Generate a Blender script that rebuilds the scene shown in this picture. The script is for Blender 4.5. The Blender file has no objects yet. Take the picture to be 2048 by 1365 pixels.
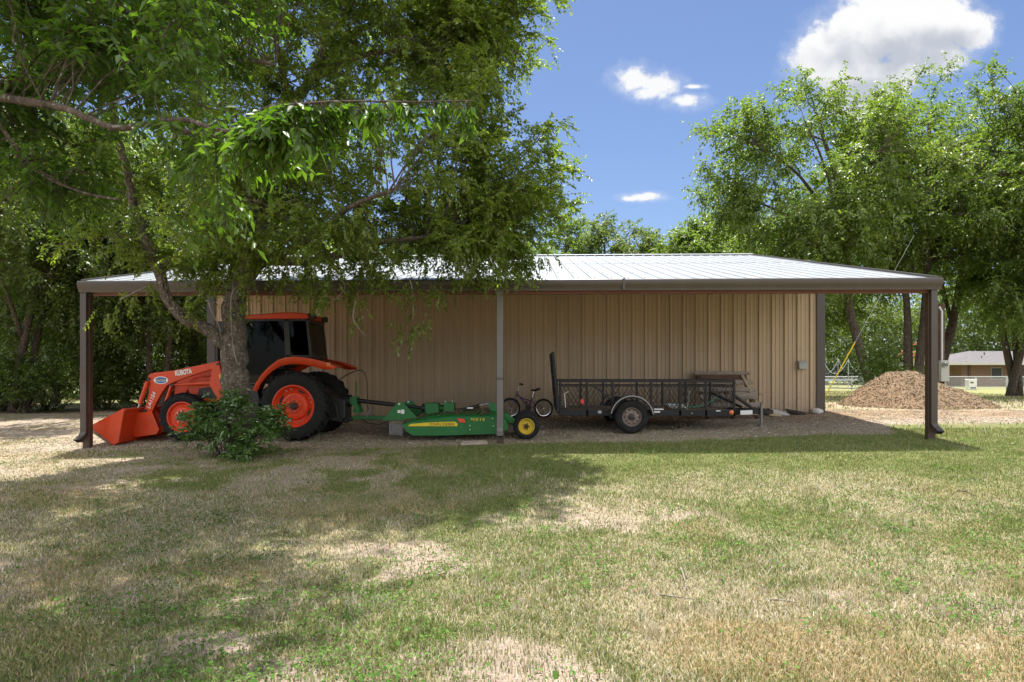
import bpy, math, random
import numpy as np
from mathutils import Vector, Matrix
R = math.radians
random.seed(7)
SC = bpy.context.scene
COL = SC.collection
F = 1365.0; HOR = 748.0; CAMZ = 1.5; YAW = R(1.6)
SN, CS = math.sin(YAW), math.cos(YAW)

# ------------------------------------------------------------------ placing
def P(px, py, Y):
    """point of the world plane y = Y that the photo shows at (px, py)"""
    a = (px - 1024.0) / F
    dx = -SN + CS * a; dy = CS + SN * a
    t = Y / dy
    return Vector((dx * t, Y, CAMZ + t * (HOR - py) / F))

def XZ(px, py, Y):
    p = P(px, py, Y); return (p.x, p.z)

# ------------------------------------------------------------------ noise
_rs = np.random.RandomState(11)
_tab = _rs.rand(256, 256)
def vnoise(x, y):
    xi = np.floor(x).astype(int); yi = np.floor(y).astype(int)
    fx = x - xi; fy = y - yi
    fx = fx * fx * (3 - 2 * fx); fy = fy * fy * (3 - 2 * fy)
    a = _tab[xi & 255, yi & 255]; b = _tab[(xi + 1) & 255, yi & 255]
    c = _tab[xi & 255, (yi + 1) & 255]; d = _tab[(xi + 1) & 255, (yi + 1) & 255]
    return (a * (1 - fx) + b * fx) * (1 - fy) + (c * (1 - fx) + d * fx) * fy
def fbm(x, y, o=4):
    s = 0; a = .5; t = 0
    for i in range(o):
        s = s + a * vnoise(x * 2 ** i + 17.3 * i, y * 2 ** i + 5.1 * i); t += a; a *= .5
    return s / t
def sstep(a, b, x):
    t = np.clip((x - a) / (b - a), 0, 1); return t * t * (3 - 2 * t)

def ground_z(x, y):
    x = np.asarray(x, float); y = np.asarray(y, float)
    xx = np.clip(x, -14, 9)
    near = .25 + .0125 * xx
    slope = np.clip(.05 * (y - 12.1), -.45, .24)
    front = near + slope
    f0 = sstep(3.0, 9.0, y)
    z = f0 * front + (1 - f0) * (-.02 + .006 * xx)
    far = sstep(19, 50, y)
    z = z * (1 - far)
    z = z + .05 * (fbm(x * .35 + 40, y * .35 + 9, 3) - .5) * sstep(20, 10, np.abs(y - 2)) * (1 - .8 * sstep(11.2, 12.2, y))
    return z
def gz(x, y): return float(ground_z(np.array([x]), np.array([y]))[0])

# ------------------------------------------------------------------ mesh builder
class MB:
    def __init__(s): s.v = []; s.f = []; s.m = []; s.mi = 0
    def add(s, vs, fs):
        b = len(s.v); s.v.extend([tuple(v) for v in vs])
        for f in fs: s.f.append(tuple(i + b for i in f)); s.m.append(s.mi)
        return s
    def box(s, x0, x1, y0, y1, z0, z1):
        v = [(x0,y0,z0),(x1,y0,z0),(x1,y1,z0),(x0,y1,z0),(x0,y0,z1),(x1,y0,z1),(x1,y1,z1),(x0,y1,z1)]
        return s.add(v, [(0,3,2,1),(4,5,6,7),(0,1,5,4),(1,2,6,5),(2,3,7,6),(3,0,4,7)])
    def obox(s, c, sx, sy, sz, rot):
        m = rot.to_3x3() if hasattr(rot, 'to_3x3') else rot
        v = []
        for z in (-.5, .5):
            for x, y in ((-.5,-.5),(.5,-.5),(.5,.5),(-.5,.5)):
                v.append(Vector(c) + m @ Vector((x*sx, y*sy, z*sz)))
        return s.add(v, [(0,3,2,1),(4,5,6,7),(0,1,5,4),(1,2,6,5),(2,3,7,6),(3,0,4,7)])
    def prism(s, pts, y0, y1, shift=(0, 0)):
        """outline [(x, z)] extruded from y0 to y1"""
        n = len(pts)
        ar = sum(pts[i][0]*pts[(i+1)%n][1]-pts[(i+1)%n][0]*pts[i][1] for i in range(n))
        if ar < 0: pts = pts[::-1]
        v = [(x, y0, z) for x, z in pts] + [(x+shift[0], y1, z+shift[1]) for x, z in pts]
        fs = [tuple(range(n)), tuple(range(2*n-1, n-1, -1))]
        for i in range(n):
            j = (i+1) % n; fs.append((j, i, i+n, j+n))
        return s.add(v, fs)
    def bar(s, p0, p1, w, h, up=(0,0,1)):
        p0 = Vector(p0); p1 = Vector(p1); d = (p1-p0).normalized(); u = Vector(up)
        if abs(d.dot(u)) > .98: u = Vector((0,1,0))
        a = d.cross(u).normalized(); b = a.cross(d).normalized()
        v = []
        for p in (p0, p1):
            for i, j in ((-.5,-.5),(.5,-.5),(.5,.5),(-.5,.5)): v.append(p + a*w*i + b*h*j)
        return s.add(v, [(0,1,2,3),(7,6,5,4),(0,4,5,1),(1,5,6,2),(2,6,7,3),(3,7,4,0)])
    def tube(s, pts, r, n=8, cap=True):
        pts = [Vector(p) for p in pts]; k = len(pts)
        rr = list(r) if hasattr(r, '__len__') else [r]*k
        d0 = (pts[1]-pts[0]).normalized()
        u = Vector((0,0,1)) if abs(d0.z) < .9 else Vector((0,1,0))
        a = d0.cross(u).normalized(); b = len(s.v)
        for i, p in enumerate(pts):
            t = (pts[min(i+1,k-1)]-pts[max(i-1,0)])
            if t.length < 1e-9: t = d0
            t = t.normalized(); a = a - t*a.dot(t)
            a = a.normalized() if a.length > 1e-6 else t.orthogonal().normalized()
            c = t.cross(a)
            for j in range(n):
                th = 2*math.pi*j/n
                q = p + (a*math.cos(th)+c*math.sin(th))*rr[i]; s.v.append(tuple(q))
        for i in range(k-1):
            for j in range(n):
                j2 = (j+1)%n
                s.f.append((b+i*n+j, b+i*n+j2, b+(i+1)*n+j2, b+(i+1)*n+j)); s.m.append(s.mi)
        if cap and n > 2:
            s.f.append(tuple(b+j for j in range(n-1,-1,-1))); s.m.append(s.mi)
            s.f.append(tuple(b+(k-1)*n+j for j in range(n))); s.m.append(s.mi)
        return s
    def lathe(s, prof, c, n=40, axis='Y', closed=False):
        """profile [(radius, along)] turned round an axis through c"""
        b = len(s.v); k = len(prof)
        for r, y in prof:
            for j in range(n):
                t = 2*math.pi*j/n; ca, sa = r*math.cos(t), r*math.sin(t)
                if axis == 'Y': q = (c[0]+ca, c[1]+y, c[2]+sa)
                elif axis == 'Z': q = (c[0]+ca, c[1]+sa, c[2]+y)
                else: q = (c[0]+y, c[1]+ca, c[2]+sa)
                s.v.append(q)
        for i in range(k if closed else k-1):
            i2 = (i+1)%k
            for j in range(n):
                j2 = (j+1)%n
                f = (b+i*n+j, b+i2*n+j, b+i2*n+j2, b+i*n+j2)
                s.f.append(f if axis != 'Y' else f); s.m.append(s.mi)
        return s
    def sheet(s, rows):
        """grid of points given row by row"""
        b = len(s.v); k = len(rows[0])
        for r in rows: s.v.extend([tuple(p) for p in r])
        for i in range(len(rows)-1):
            for j in range(k-1):
                s.f.append((b+i*k+j, b+i*k+j+1, b+(i+1)*k+j+1, b+(i+1)*k+j)); s.m.append(s.mi)
        return s

def origin_of(o):
    v = Vector((0,0,0))
    while o is not None: v += Vector(o.location); o = o.parent
    return v
def build(mb, name, mats, parent=None, smooth=False, bevel=0, label=None, solid=0):
    me = bpy.data.meshes.new(name)
    off = origin_of(parent) if parent is not None else Vector((0,0,0))
    me.from_pydata([(v[0]-off.x, v[1]-off.y, v[2]-off.z) for v in mb.v], [], mb.f)
    if not isinstance(mats, (list, tuple)): mats = [mats]
    for m in mats: me.materials.append(m)
    if len(mats) > 1: me.polygons.foreach_set('material_index', mb.m)
    o = bpy.data.objects.new(name, me); COL.objects.link(o)
    if parent is not None: o.parent = parent
    if smooth:
        me.polygons.foreach_set('use_smooth', [True]*len(me.polygons))
        if smooth != 'all':
            try: me.set_sharp_from_angle(angle=R(38))
            except Exception: pass
    if solid:
        md = o.modifiers.new('thick', 'SOLIDIFY'); md.thickness = solid; md.offset = 0
    if bevel:
        md = o.modifiers.new('edge', 'BEVEL'); md.width = bevel; md.segments = 2; md.limit_method = 'ANGLE'; md.angle_limit = R(40)
    if label: o['label'] = label
    me.update()
    return o
def build_parts(mb, name, mats, parent, **kw):
    """every connected piece of mb becomes a part of its own"""
    par = list(range(len(mb.v)))
    def fd(i):
        while par[i] != i: par[i] = par[par[i]]; i = par[i]
        return i
    for f in mb.f:
        for k in f[1:]: par[fd(k)] = fd(f[0])
    grp = {}
    for f, mi in zip(mb.f, mb.m): grp.setdefault(fd(f[0]), []).append((f, mi))
    for fs in grp.values():
        q = MB(); mp = {}
        for f, mi in fs:
            for k in f:
                if k not in mp: mp[k] = len(q.v); q.v.append(mb.v[k])
            q.f.append(tuple(mp[k] for k in f)); q.m.append(mi)
        build(q, name, mats, parent, **kw)
def thing(name, loc, label, cat, group=None):
    o = bpy.data.objects.new(name, None); COL.objects.link(o); o.location = loc
    o.empty_display_size = .2
    return tag(o, label, cat, group)
def tag(o, label=None, cat=None, group=None, kind=None):
    if label: o['label'] = label
    if cat: o['category'] = cat
    if group: o['group'] = group
    if kind: o['kind'] = kind
    return o
def recenter(o, base):
    """move a single-mesh thing's origin to its base"""
    o.data.transform(Matrix.Translation(-Vector(base))); o.location = base; return o
def dup(root, loc, rz=0, sc=1, label=None):
    r = root.copy(); COL.objects.link(r); r.location = loc; r.rotation_euler = (0,0,rz); r.scale = (sc,)*3
    if label: r['label'] = label
    for ch in list(root.children):
        c = ch.copy(); COL.objects.link(c); c.parent = r
        for g in ch.children:
            d = g.copy(); COL.objects.link(d); d.parent = c
    return r
def np_mesh(name, verts, tris, mat, parent=None, colors=None):
    me = bpy.data.meshes.new(name)
    nv = len(verts); nf = len(tris)
    off = np.array(origin_of(parent)) if parent is not None else 0
    me.vertices.add(nv); me.vertices.foreach_set('co', (verts - off).astype(np.float32).ravel())
    me.loops.add(nf*3); me.loops.foreach_set('vertex_index', tris.astype(np.int32).ravel())
    me.polygons.add(nf)
    me.polygons.foreach_set('loop_start', np.arange(0, nf*3, 3, dtype=np.int32))
    try: me.polygons.foreach_set('loop_total', np.full(nf, 3, dtype=np.int32))
    except Exception: pass
    if colors is not None:
        a = me.color_attributes.new('tint', 'FLOAT_COLOR', 'POINT')
        c = np.ones((nv, 4), np.float32); c[:, :3] = colors; a.data.foreach_set('color', c.ravel())
    me.materials.append(mat); me.update(calc_edges=True)
    o = bpy.data.objects.new(name, me); COL.objects.link(o)
    if parent is not None: o.parent = parent
    return o

# ------------------------------------------------------------------ materials
def nodes_of(name):
    m = bpy.data.materials.new(name); m.use_nodes = True
    nt = m.node_tree; return m, nt, nt.nodes, nt.links
def mat(name, col, rough=.5, metal=0, var=.12, scale=6, bump=0, bscale=40, spec=.5, dust=0, dustcol=(.36,.29,.2), coat=0):
    m, nt, N, L = nodes_of(name)
    b = N['Principled BSDF']; b.inputs['Roughness'].default_value = rough; b.inputs['Metallic'].default_value = metal
    b.inputs['Specular IOR Level'].default_value = spec
    if coat: b.inputs['Coat Weight'].default_value = coat
    tc = N.new('ShaderNodeTexCoord'); nz = N.new('ShaderNodeTexNoise'); nz.inputs['Scale'].default_value = scale
    nz.inputs['Detail'].default_value = 5; nz.inputs['Roughness'].default_value = .65
    L.new(tc.outputs['Object'], nz.inputs['Vector'])
    mx = N.new('ShaderNodeMix'); mx.data_type = 'RGBA'
    mx.inputs[6].default_value = tuple(min(1, c*(1-var)) for c in col) + (1,)
    mx.inputs[7].default_value = tuple(min(1, c*(1+var)) for c in col) + (1,)
    mr = N.new('ShaderNodeMapRange'); mr.inputs[1].default_value = .3; mr.inputs[2].default_value = .7
    L.new(nz.outputs['Fac'], mr.inputs[0]); L.new(mr.outputs[0], mx.inputs[0])
    out = mx.outputs[2]
    if dust:
        n2 = N.new('ShaderNodeTexNoise'); n2.inputs['Scale'].default_value = scale*1.7; n2.inputs['Detail'].default_value = 8
        L.new(tc.outputs['Object'], n2.inputs['Vector'])
        r2 = N.new('ShaderNodeMapRange'); r2.inputs[1].default_value = .42; r2.inputs[2].default_value = .75; r2.inputs[4].default_value = dust
        L.new(n2.outputs['Fac'], r2.inputs[0])
        m2 = N.new('ShaderNodeMix'); m2.data_type = 'RGBA'; m2.inputs[7].default_value = dustcol + (1,)
        L.new(r2.outputs[0], m2.inputs[0]); L.new(out, m2.inputs[6]); out = m2.outputs[2]
        rr = N.new('ShaderNodeMapRange'); rr.inputs[3].default_value = rough; rr.inputs[4].default_value = min(1, rough+.4)
        L.new(r2.outputs[0], rr.inputs[0]); L.new(rr.outputs[0], b.inputs['Roughness'])
    L.new(out, b.inputs['Base Color'])
    if bump:
        n3 = N.new('ShaderNodeTexNoise'); n3.inputs['Scale'].default_value = bscale; n3.inputs['Detail'].default_value = 6
        L.new(tc.outputs['Object'], n3.inputs['Vector'])
        bp = N.new('ShaderNodeBump'); bp.inputs['Strength'].default_value = bump; bp.inputs['Distance'].default_value = .02
        L.new(n3.outputs['Fac'], bp.inputs['Height']); L.new(bp.outputs[0], b.inputs['Normal'])
    return m

def leaf_mat(name, c_dark, c_light, trans=.45, gloss=.06, rough=.45):
    """thin leaf: diffuse + light coming through + a little gloss; every leaf its own tint"""
    m, nt, N, L = nodes_of(name)
    N.remove(N['Principled BSDF']); out = N['Material Output']
    ge = N.new('ShaderNodeNewGeometry'); oi = N.new('ShaderNodeObjectInfo')
    tc = N.new('ShaderNodeTexCoord'); nz = N.new('ShaderNodeTexNoise'); nz.inputs['Scale'].default_value = .9; nz.inputs['Detail'].default_value = 2
    L.new(tc.outputs['Object'], nz.inputs['Vector'])
    ad = N.new('ShaderNodeMath'); ad.operation = 'MULTIPLY_ADD'; ad.inputs[1].default_value = .55
    sb = N.new('ShaderNodeMath'); sb.operation = 'MULTIPLY_ADD'; sb.inputs[1].default_value = 1.5; sb.inputs[2].default_value = -.5
    L.new(nz.outputs['Fac'], sb.inputs[0])
    L.new(ge.outputs['Random Per Island'], ad.inputs[0]); 
    m1 = N.new('ShaderNodeMath'); m1.operation = 'MULTIPLY'; m1.inputs[1].default_value = .45
    L.new(sb.outputs[0], m1.inputs[0]); L.new(m1.outputs[0], ad.inputs[2])
    mx = N.new('ShaderNodeMix'); mx.data_type = 'RGBA'; mx.clamp_factor = True
    mx.inputs[6].default_value = c_dark + (1,); mx.inputs[7].default_value = c_light + (1,)
    L.new(ad.outputs[0], mx.inputs[0])
    df = N.new('ShaderNodeBsdfDiffuse'); tr = N.new('ShaderNodeBsdfTranslucent'); gl = N.new('ShaderNodeBsdfGlossy')
    gl.inputs['Roughness'].default_value = rough; gl.inputs['Color'].default_value = (1,1,1,1)
    tm = N.new('ShaderNodeMix'); tm.data_type = 'RGBA'; tm.blend_type = 'MULTIPLY'; tm.inputs[0].default_value = 1
    tm.inputs[7].default_value = (1.62, 1.78, .72, 1)
    L.new(mx.outputs[2], df.inputs[0]); L.new(mx.outputs[2], tm.inputs[6]); L.new(tm.outputs[2], tr.inputs[0])
    a = N.new('ShaderNodeMixShader'); a.inputs[0].default_value = trans; L.new(df.outputs[0], a.inputs[1]); L.new(tr.outputs[0], a.inputs[2])
    b = N.new('ShaderNodeMixShader'); b.inputs[0].default_value = gloss; L.new(a.outputs[0], b.inputs[1]); L.new(gl.outputs[0], b.inputs[2])
    L.new(b.outputs[0], out.inputs['Surface'])
    return m

def bark_mat(name, c0, c1, spots=0, sc=1.0):
    m, nt, N, L = nodes_of(name)
    b = N['Principled BSDF']; b.inputs['Roughness'].default_value = .9; b.inputs['Specular IOR Level'].default_value = .2
    tc = N.new('ShaderNodeTexCoord'); mp = N.new('ShaderNodeMapping'); mp.inputs['Scale'].default_value = (1,1,.3)
    L.new(tc.outputs['Object'], mp.inputs[0])
    nz = N.new('ShaderNodeTexNoise'); nz.inputs['Scale'].default_value = 22*sc; nz.inputs['Detail'].default_value = 8; nz.inputs['Roughness'].default_value = .7
    L.new(mp.outputs[0], nz.inputs['Vector'])
    cr = N.new('ShaderNodeValToRGB'); cr.color_ramp.elements[0].position = .35; cr.color_ramp.elements[1].position = .68
    cr.color_ramp.elements[0].color = c0 + (1,); cr.color_ramp.elements[1].color = c1 + (1,)
    L.new(nz.outputs['Fac'], cr.inputs[0]); col = cr.outputs[0]
    if spots:
        n2 = N.new('ShaderNodeTexNoise'); n2.inputs['Scale'].default_value = 30*sc; n2.inputs['Detail'].default_value = 5
        L.new(tc.outputs['Object'], n2.inputs['Vector'])
        r2 = N.new('ShaderNodeMapRange'); r2.inputs[1].default_value = .60; r2.inputs[2].default_value = .66; r2.inputs[4].default_value = spots
        L.new(n2.outputs['Fac'], r2.inputs[0])
        m2 = N.new('ShaderNodeMix'); m2.data_type = 'RGBA'; m2.inputs[7].default_value = (.42,.40,.36,1)
        L.new(r2.outputs[0], m2.inputs[0]); L.new(col, m2.inputs[6]); col = m2.outputs[2]
    L.new(col, b.inputs['Base Color'])
    v = N.new('ShaderNodeTexVoronoi'); v.inputs['Scale'].default_value = 26*sc; v.feature = 'DISTANCE_TO_EDGE'
    L.new(mp.outputs[0], v.inputs['Vector'])
    mm = N.new('ShaderNodeMath'); mm.operation = 'ADD'; L.new(v.outputs['Distance'], mm.inputs[0]); L.new(nz.outputs['Fac'], mm.inputs[1])
    bp = N.new('ShaderNodeBump'); bp.inputs['Strength'].default_value = 1.0; bp.inputs['Distance'].default_value = .03
    L.new(mm.outputs[0], bp.inputs['Height']); L.new(bp.outputs[0], b.inputs['Normal'])
    return m

def vcol_mat(name, trans=.25, rough=.8):
    m, nt, N, L = nodes_of(name)
    N.remove(N['Principled BSDF']); out = N['Material Output']
    at = N.new('ShaderNodeAttribute'); at.attribute_name = 'tint'
    df = N.new('ShaderNodeBsdfDiffuse'); tr = N.new('ShaderNodeBsdfTranslucent'); a = N.new('ShaderNodeMixShader')
    a.inputs[0].default_value = trans
    L.new(at.outputs['Color'], df.inputs[0]); L.new(at.outputs['Color'], tr.inputs[0])
    L.new(df.outputs[0], a.inputs[1]); L.new(tr.outputs[0], a.inputs[2]); L.new(a.outputs[0], out.inputs['Surface'])
    return m

_font = []
def lettering(text, center, size, mat_, parent, ang=0, width=None, normal='-Y', thick=.004, bold=0, shear=0, space=1.0, name='lettering'):
    """raised letters facing -Y, turned by ang in that plane"""
    cu = bpy.data.curves.new(name, 'FONT'); cu.body = text; cu.align_x = 'CENTER'; cu.align_y = 'CENTER'
    cu.size = size; cu.extrude = thick; cu.offset = bold; cu.shear = shear; cu.space_character = space; cu.resolution_u = 3
    o = bpy.data.objects.new(name, cu); COL.objects.link(o)
    bpy.context.view_layer.update()
    me = bpy.data.meshes.new_from_object(o); bpy.data.objects.remove(o); 
    me.name = name
    xs = [v.co.x for v in me.vertices]; w = max(xs)-min(xs)
    s = width / w if width else 1
    M = Matrix.Rotation(R(90), 4, 'X') @ Matrix.Rotation(ang, 4, 'Z') @ Matrix.Diagonal((s, 1 if not width else s if False else 1, 1, 1))
    me.transform(M)
    off = origin_of(parent)
    me.transform(Matrix.Translation(Vector(center) - off))
    me.materials.clear(); me.materials.append(mat_)
    ob = bpy.data.objects.new(name, me); COL.objects.link(ob); ob.parent = parent
    return ob
# ================================================================== camera, light, sky
cam = bpy.data.objects.new('camera', bpy.data.cameras.new('camera')); COL.objects.link(cam)
cam.location = (0, 0, CAMZ); cam.rotation_euler = (R(90), 0, YAW)
cam.data.sensor_width = 36; cam.data.lens = 36*F/2048; cam.data.shift_y = (HOR-682.5)/2048
cam.data.clip_start = .05; cam.data.clip_end = 3000
SC.camera = cam
SUN_EL, SUN_AZ = R(71), R(-7)          # azimuth from +Y, negative to the left
sd = Vector((math.sin(SUN_AZ)*math.cos(SUN_EL), math.cos(SUN_AZ)*math.cos(SUN_EL), math.sin(SUN_EL)))
sl = bpy.data.lights.new('sun', 'SUN'); sl.energy = 4.8; sl.angle = R(.53); sl.color = (1, .96, .905)
so = bpy.data.objects.new('sun', sl); COL.objects.link(so); so.rotation_euler = (-sd).to_track_quat('-Z', 'Y').to_euler(); so.location = (0, 0, 40)

W = bpy.data.worlds.new('World'); SC.world = W; W.use_nodes = True
nt = W.node_tree; N = nt.nodes; L = nt.links
bg = N['Background']
sky = N.new('ShaderNodeTexSky'); sky.sky_type = 'NISHITA'; sky.sun_disc = False
sky.sun_elevation = SUN_EL; sky.sun_rotation = SUN_AZ; sky.air_density = 1.0; sky.dust_density = .6; sky.ozone_density = 1.6; sky.altitude = 100
bg.inputs['Strength'].default_value = .15
tc = N.new('ShaderNodeTexCoord')
sx = N.new('ShaderNodeSeparateXYZ'); L.new(tc.outputs['Generated'], sx.inputs[0])
def mth(op, a, b=None, c=None, clamp=False):
    n = N.new('ShaderNodeMath'); n.operation = op; n.use_clamp = clamp
    for i, q in enumerate((a, b, c)):
        if q is None: continue
        if isinstance(q, (int, float)): n.inputs[i].default_value = q
        else: L.new(q, n.inputs[i])
    return n.outputs[0]
ymax = mth('MAXIMUM', sx.outputs[1], .05)
u = mth('DIVIDE', sx.outputs[0], ymax); v = mth('DIVIDE', sx.outputs[2], ymax)
cu = N.new('ShaderNodeCombineXYZ'); L.new(u, cu.inputs[0]); L.new(v, cu.inputs[1])
def uv_of(px, py):
    a = (px-1024)/F; dx = -SN+CS*a; dy = CS+SN*a
    return dx/dy, (HOR-py)/F/dy
nz = N.new('ShaderNodeTexNoise'); nz.inputs['Scale'].default_value = 16; nz.inputs['Detail'].default_value = 9; nz.inputs['Roughness'].default_value = .56
L.new(cu.outputs[0], nz.inputs['Vector'])
nf = N.new('ShaderNodeTexNoise'); nf.inputs['Scale'].default_value = 60; nf.inputs['Detail'].default_value = 6; nf.inputs['Roughness'].default_value = .6
L.new(cu.outputs[0], nf.inputs['Vector'])
def field(ells):
    """1 in the middle of the ellipses, 0 on their rims, below 0 outside"""
    cur = None
    for px, py, rx, ry in ells:
        cx, cy = uv_of(px, py)
        a = mth('MULTIPLY', mth('SUBTRACT', u, cx), F/rx); b = mth('MULTIPLY', mth('SUBTRACT', v, cy), F/ry)
        d = mth('SUBTRACT', 1, mth('SQRT', mth('ADD', mth('MULTIPLY', a, a), mth('MULTIPLY', b, b))))
        cur = d if cur is None else mth('SMOOTH_MAX', cur, d, .15)
    return cur
big = [(1745,62,105,85),(1650,118,72,66),(1712,190,70,58),(1860,40,90,62),(1940,62,52,44),(1850,110,95,42),(1700,110,80,80),(1780,-10,110,60),(1780,160,70,46)]
small = [(1268,160,42,28),(1318,172,44,26),(1290,186,34,16),(1372,203,40,15),(1387,174,22,5),(1285,395,42,8),(1300,391,22,7),(1262,398,22,6)]
fb = mth('ADD', mth('ADD', field(big), mth('MULTIPLY', mth('SUBTRACT', nz.outputs[0], .5), 1.25)), mth('MULTIPLY', mth('SUBTRACT', nf.outputs[0], .5), .55))
fs_ = mth('ADD', field(small), mth('MULTIPLY', mth('SUBTRACT', nf.outputs[0], .5), 1.5))
def ss(x, a, b):
    n = N.new('ShaderNodeMapRange'); n.interpolation_type = 'SMOOTHSTEP'
    n.inputs[1].default_value = a; n.inputs[2].default_value = b; L.new(x, n.inputs[0]); return n.outputs[0]
front = ss(sx.outputs[1], .05, .2)
mb_ = mth('MULTIPLY', mth('ADD', mth('MULTIPLY', ss(fb, -.02, .26), .80), mth('MULTIPLY', ss(fb, -.42, .10), .20)), front)
ms_ = mth('MULTIPLY', mth('ADD', mth('MULTIPLY', ss(fs_, -.05, .60), .78), mth('MULTIPLY', ss(fs_, -.75, .25), .18)), front)
# grey undersides of the big cloud
core = field([(1790,118,150,46),(1730,185,110,42),(1880,85,80,26)])
n3 = N.new('ShaderNodeTexNoise'); n3.inputs['Scale'].default_value = 22; n3.inputs['Detail'].default_value = 7; n3.inputs['Distortion'].default_value = .4
L.new(cu.outputs[0], n3.inputs['Vector'])
shade = ss(mth('ADD', core, mth('MULTIPLY', mth('SUBTRACT', n3.outputs[0], .5), 2.2)), -.65, .95)
cc = N.new('ShaderNodeMix'); cc.data_type = 'RGBA'; cc.inputs[6].default_value = (1.0,1.0,1.0,1); cc.inputs[7].default_value = (.56,.60,.68,1)
L.new(shade, cc.inputs[0])
CLOUD = N.new('ShaderNodeVectorMath'); CLOUD.operation = 'SCALE'; CLOUD.inputs['Scale'].default_value = 3.05
L.new(cc.outputs[2], CLOUD.inputs[0])
tint = N.new('ShaderNodeMix'); tint.data_type = 'RGBA'; tint.blend_type = 'MULTIPLY'; tint.inputs[0].default_value = 1
tint.inputs[7].default_value = (.355, .372, .43, 1); L.new(sky.outputs[0], tint.inputs[6])
mxa = N.new('ShaderNodeMix'); mxa.data_type = 'RGBA'
# unseen bright cloud added behind the photographer as fill light for shaded surfaces
nb = N.new('ShaderNodeTexNoise'); nb.inputs['Scale'].default_value = 2.2; nb.inputs['Detail'].default_value = 6
L.new(tc.outputs['Generated'], nb.inputs['Vector'])
back = mth('MULTIPLY', mth('MULTIPLY', ss(nb.outputs[0], .40, .52), ss(sx.outputs[1], .05, -.15)), ss(sx.outputs[2], .02, .15))
L.new(mth('MAXIMUM', mb_, ms_), mxa.inputs[0]); L.new(tint.outputs[2], mxa.inputs[6]); L.new(CLOUD.outputs[0], mxa.inputs[7])
mxb = N.new('ShaderNodeMix'); mxb.data_type = 'RGBA'; mxb.inputs[7].default_value = (6.2, 6.2, 6.2, 1)
L.new(back, mxb.inputs[0]); L.new(mxa.outputs[2], mxb.inputs[6])
L.new(mxb.outputs[2], bg.inputs['Color'])

vs = SC.view_settings
vs.view_transform = 'Standard'; vs.look = 'None'; vs.gamma = 1; vs.exposure = 1.12
try: vs.use_curve_mapping = False
except Exception: pass
SC.render.engine = 'CYCLES'
cy = SC.cycles
cy.use_denoising = True
try: cy.denoiser = 'OPENIMAGEDENOISE'
except Exception: pass
cy.max_bounces = 7; cy.diffuse_bounces = 4; cy.glossy_bounces = 3; cy.transmission_bounces = 6; cy.transparent_max_bounces = 8
cy.caustics_reflective = False; cy.caustics_refractive = False
cy.sample_clamp_indirect = 8
SC.render.film_transparent = False

# ================================================================== ground
def masks(x, y):
    """gravel, bare earth, lushness of the lawn at (x, y), all 0..1"""
    n1 = fbm(x*.9+3, y*.9+8, 4); n2 = fbm(x*.33+50, y*.33+20, 4); n3 = fbm(x*2.6+9, y*2.6+70, 3)
    yb = 12.02 + np.clip(.14*x, -.25, .85) + (n1-.5)*.5 + sstep(6.7, 7.4, x)*1.5
    yt = 18.2 + (n1-.5)*1.0 - 1.0*sstep(7, 9, x)
    gr = sstep(yb-.15, yb+.2, y) * (1-sstep(yt-.5, yt+.6, y)) * sstep(-10.5, -8.5, x + (n1-.5)*2)
    dirtl = sstep(-4.2, -8, x+(n1-.5)*3) * sstep(5.2, 7.2, y+(n1-.5)*2)*(1-sstep(24, 30, y))
    bare = np.clip(sstep(.56, .68, n1)*.9*sstep(.35,.6,n2+.1) + dirtl*.75*sstep(.3,.5,n3*.5+n1*.5) + sstep(.60,.70,n2)*.5 + .55*sstep(2.0,5.0,x)*sstep(5.6,4.2,y)*sstep(.42,.56,n1), 0, 1)
    pile = np.exp(-(((x-10.6)/2.2)**2+((y-19.3)/2.2)**2))
    bare = np.clip(np.maximum(bare, sstep(.25, .6, pile)), 0, 1) * (1-gr)
    band = sstep(-3.0, .5, x+(n1-.5)*2.5) * (sstep(6.4, 8.6, y+(n2-.5)*5)*.45+.55*sstep(8.6, 10.4, y+(n2-.5)*2.5)) * (1-sstep(13, 16, y))
    lush = np.clip(.33 + .42*sstep(.46, .66, n2) + .95*band + .3*sstep(.5,.7,n3)*sstep(.4,.6,n1) - .12*sstep(6,4,y), 0, 1)
    und = sstep(-7.5, -5.5, x)*(1-sstep(-1.5, .5, x))*sstep(7.5, 9, y)*(1-sstep(11.4, 12, y))
    lush = np.clip(lush+und*.55*sstep(.40, .60, n1*.45+n3*.55), 0, 1); bare = np.clip(bare+und*.8*sstep(.56, .42, n1*.45+n3*.55), 0, 1)
    bare = bare*(1-.9*np.clip(band*1.3,0,1))
    return gr, bare, lush
def axis(lo, hi, step, out):
    a = list(np.arange(lo, hi+1e-6, step)); s = step; q = hi
    while q < out: s *= 1.25; q += s; a.append(min(q, out))
    s = step; q = lo; pre = []
    while q > -out: s *= 1.25; q -= s; pre.append(max(q, -out))
    return np.array(pre[::-1]+a)
gx = axis(-13, 13, .11, 900); gy = axis(1.5, 24, .11, 900)
XX, YY = np.meshgrid(gx, gy)
xf, yf = XX.ravel(), YY.ravel()
ZZ = ground_z(xf, yf) + .02*(fbm(xf*3, yf*3, 3)-.5)*(np.abs(yf) < 30)
gr, bare, lush = masks(xf, yf)
pn = fbm(xf*5.3+2, yf*5.3+9, 3)[:, None]
c_straw = np.array([.45,.37,.25]); c_green = np.array([.19,.20,.075]); c_dirt = np.array([.43,.335,.27]); c_grav = np.array([.345,.285,.215])
ln = lush[:, None]; colr = c_straw*(1-ln)+c_green*ln
colr = colr*(1-bare[:, None])+c_dirt*bare[:, None]
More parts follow.
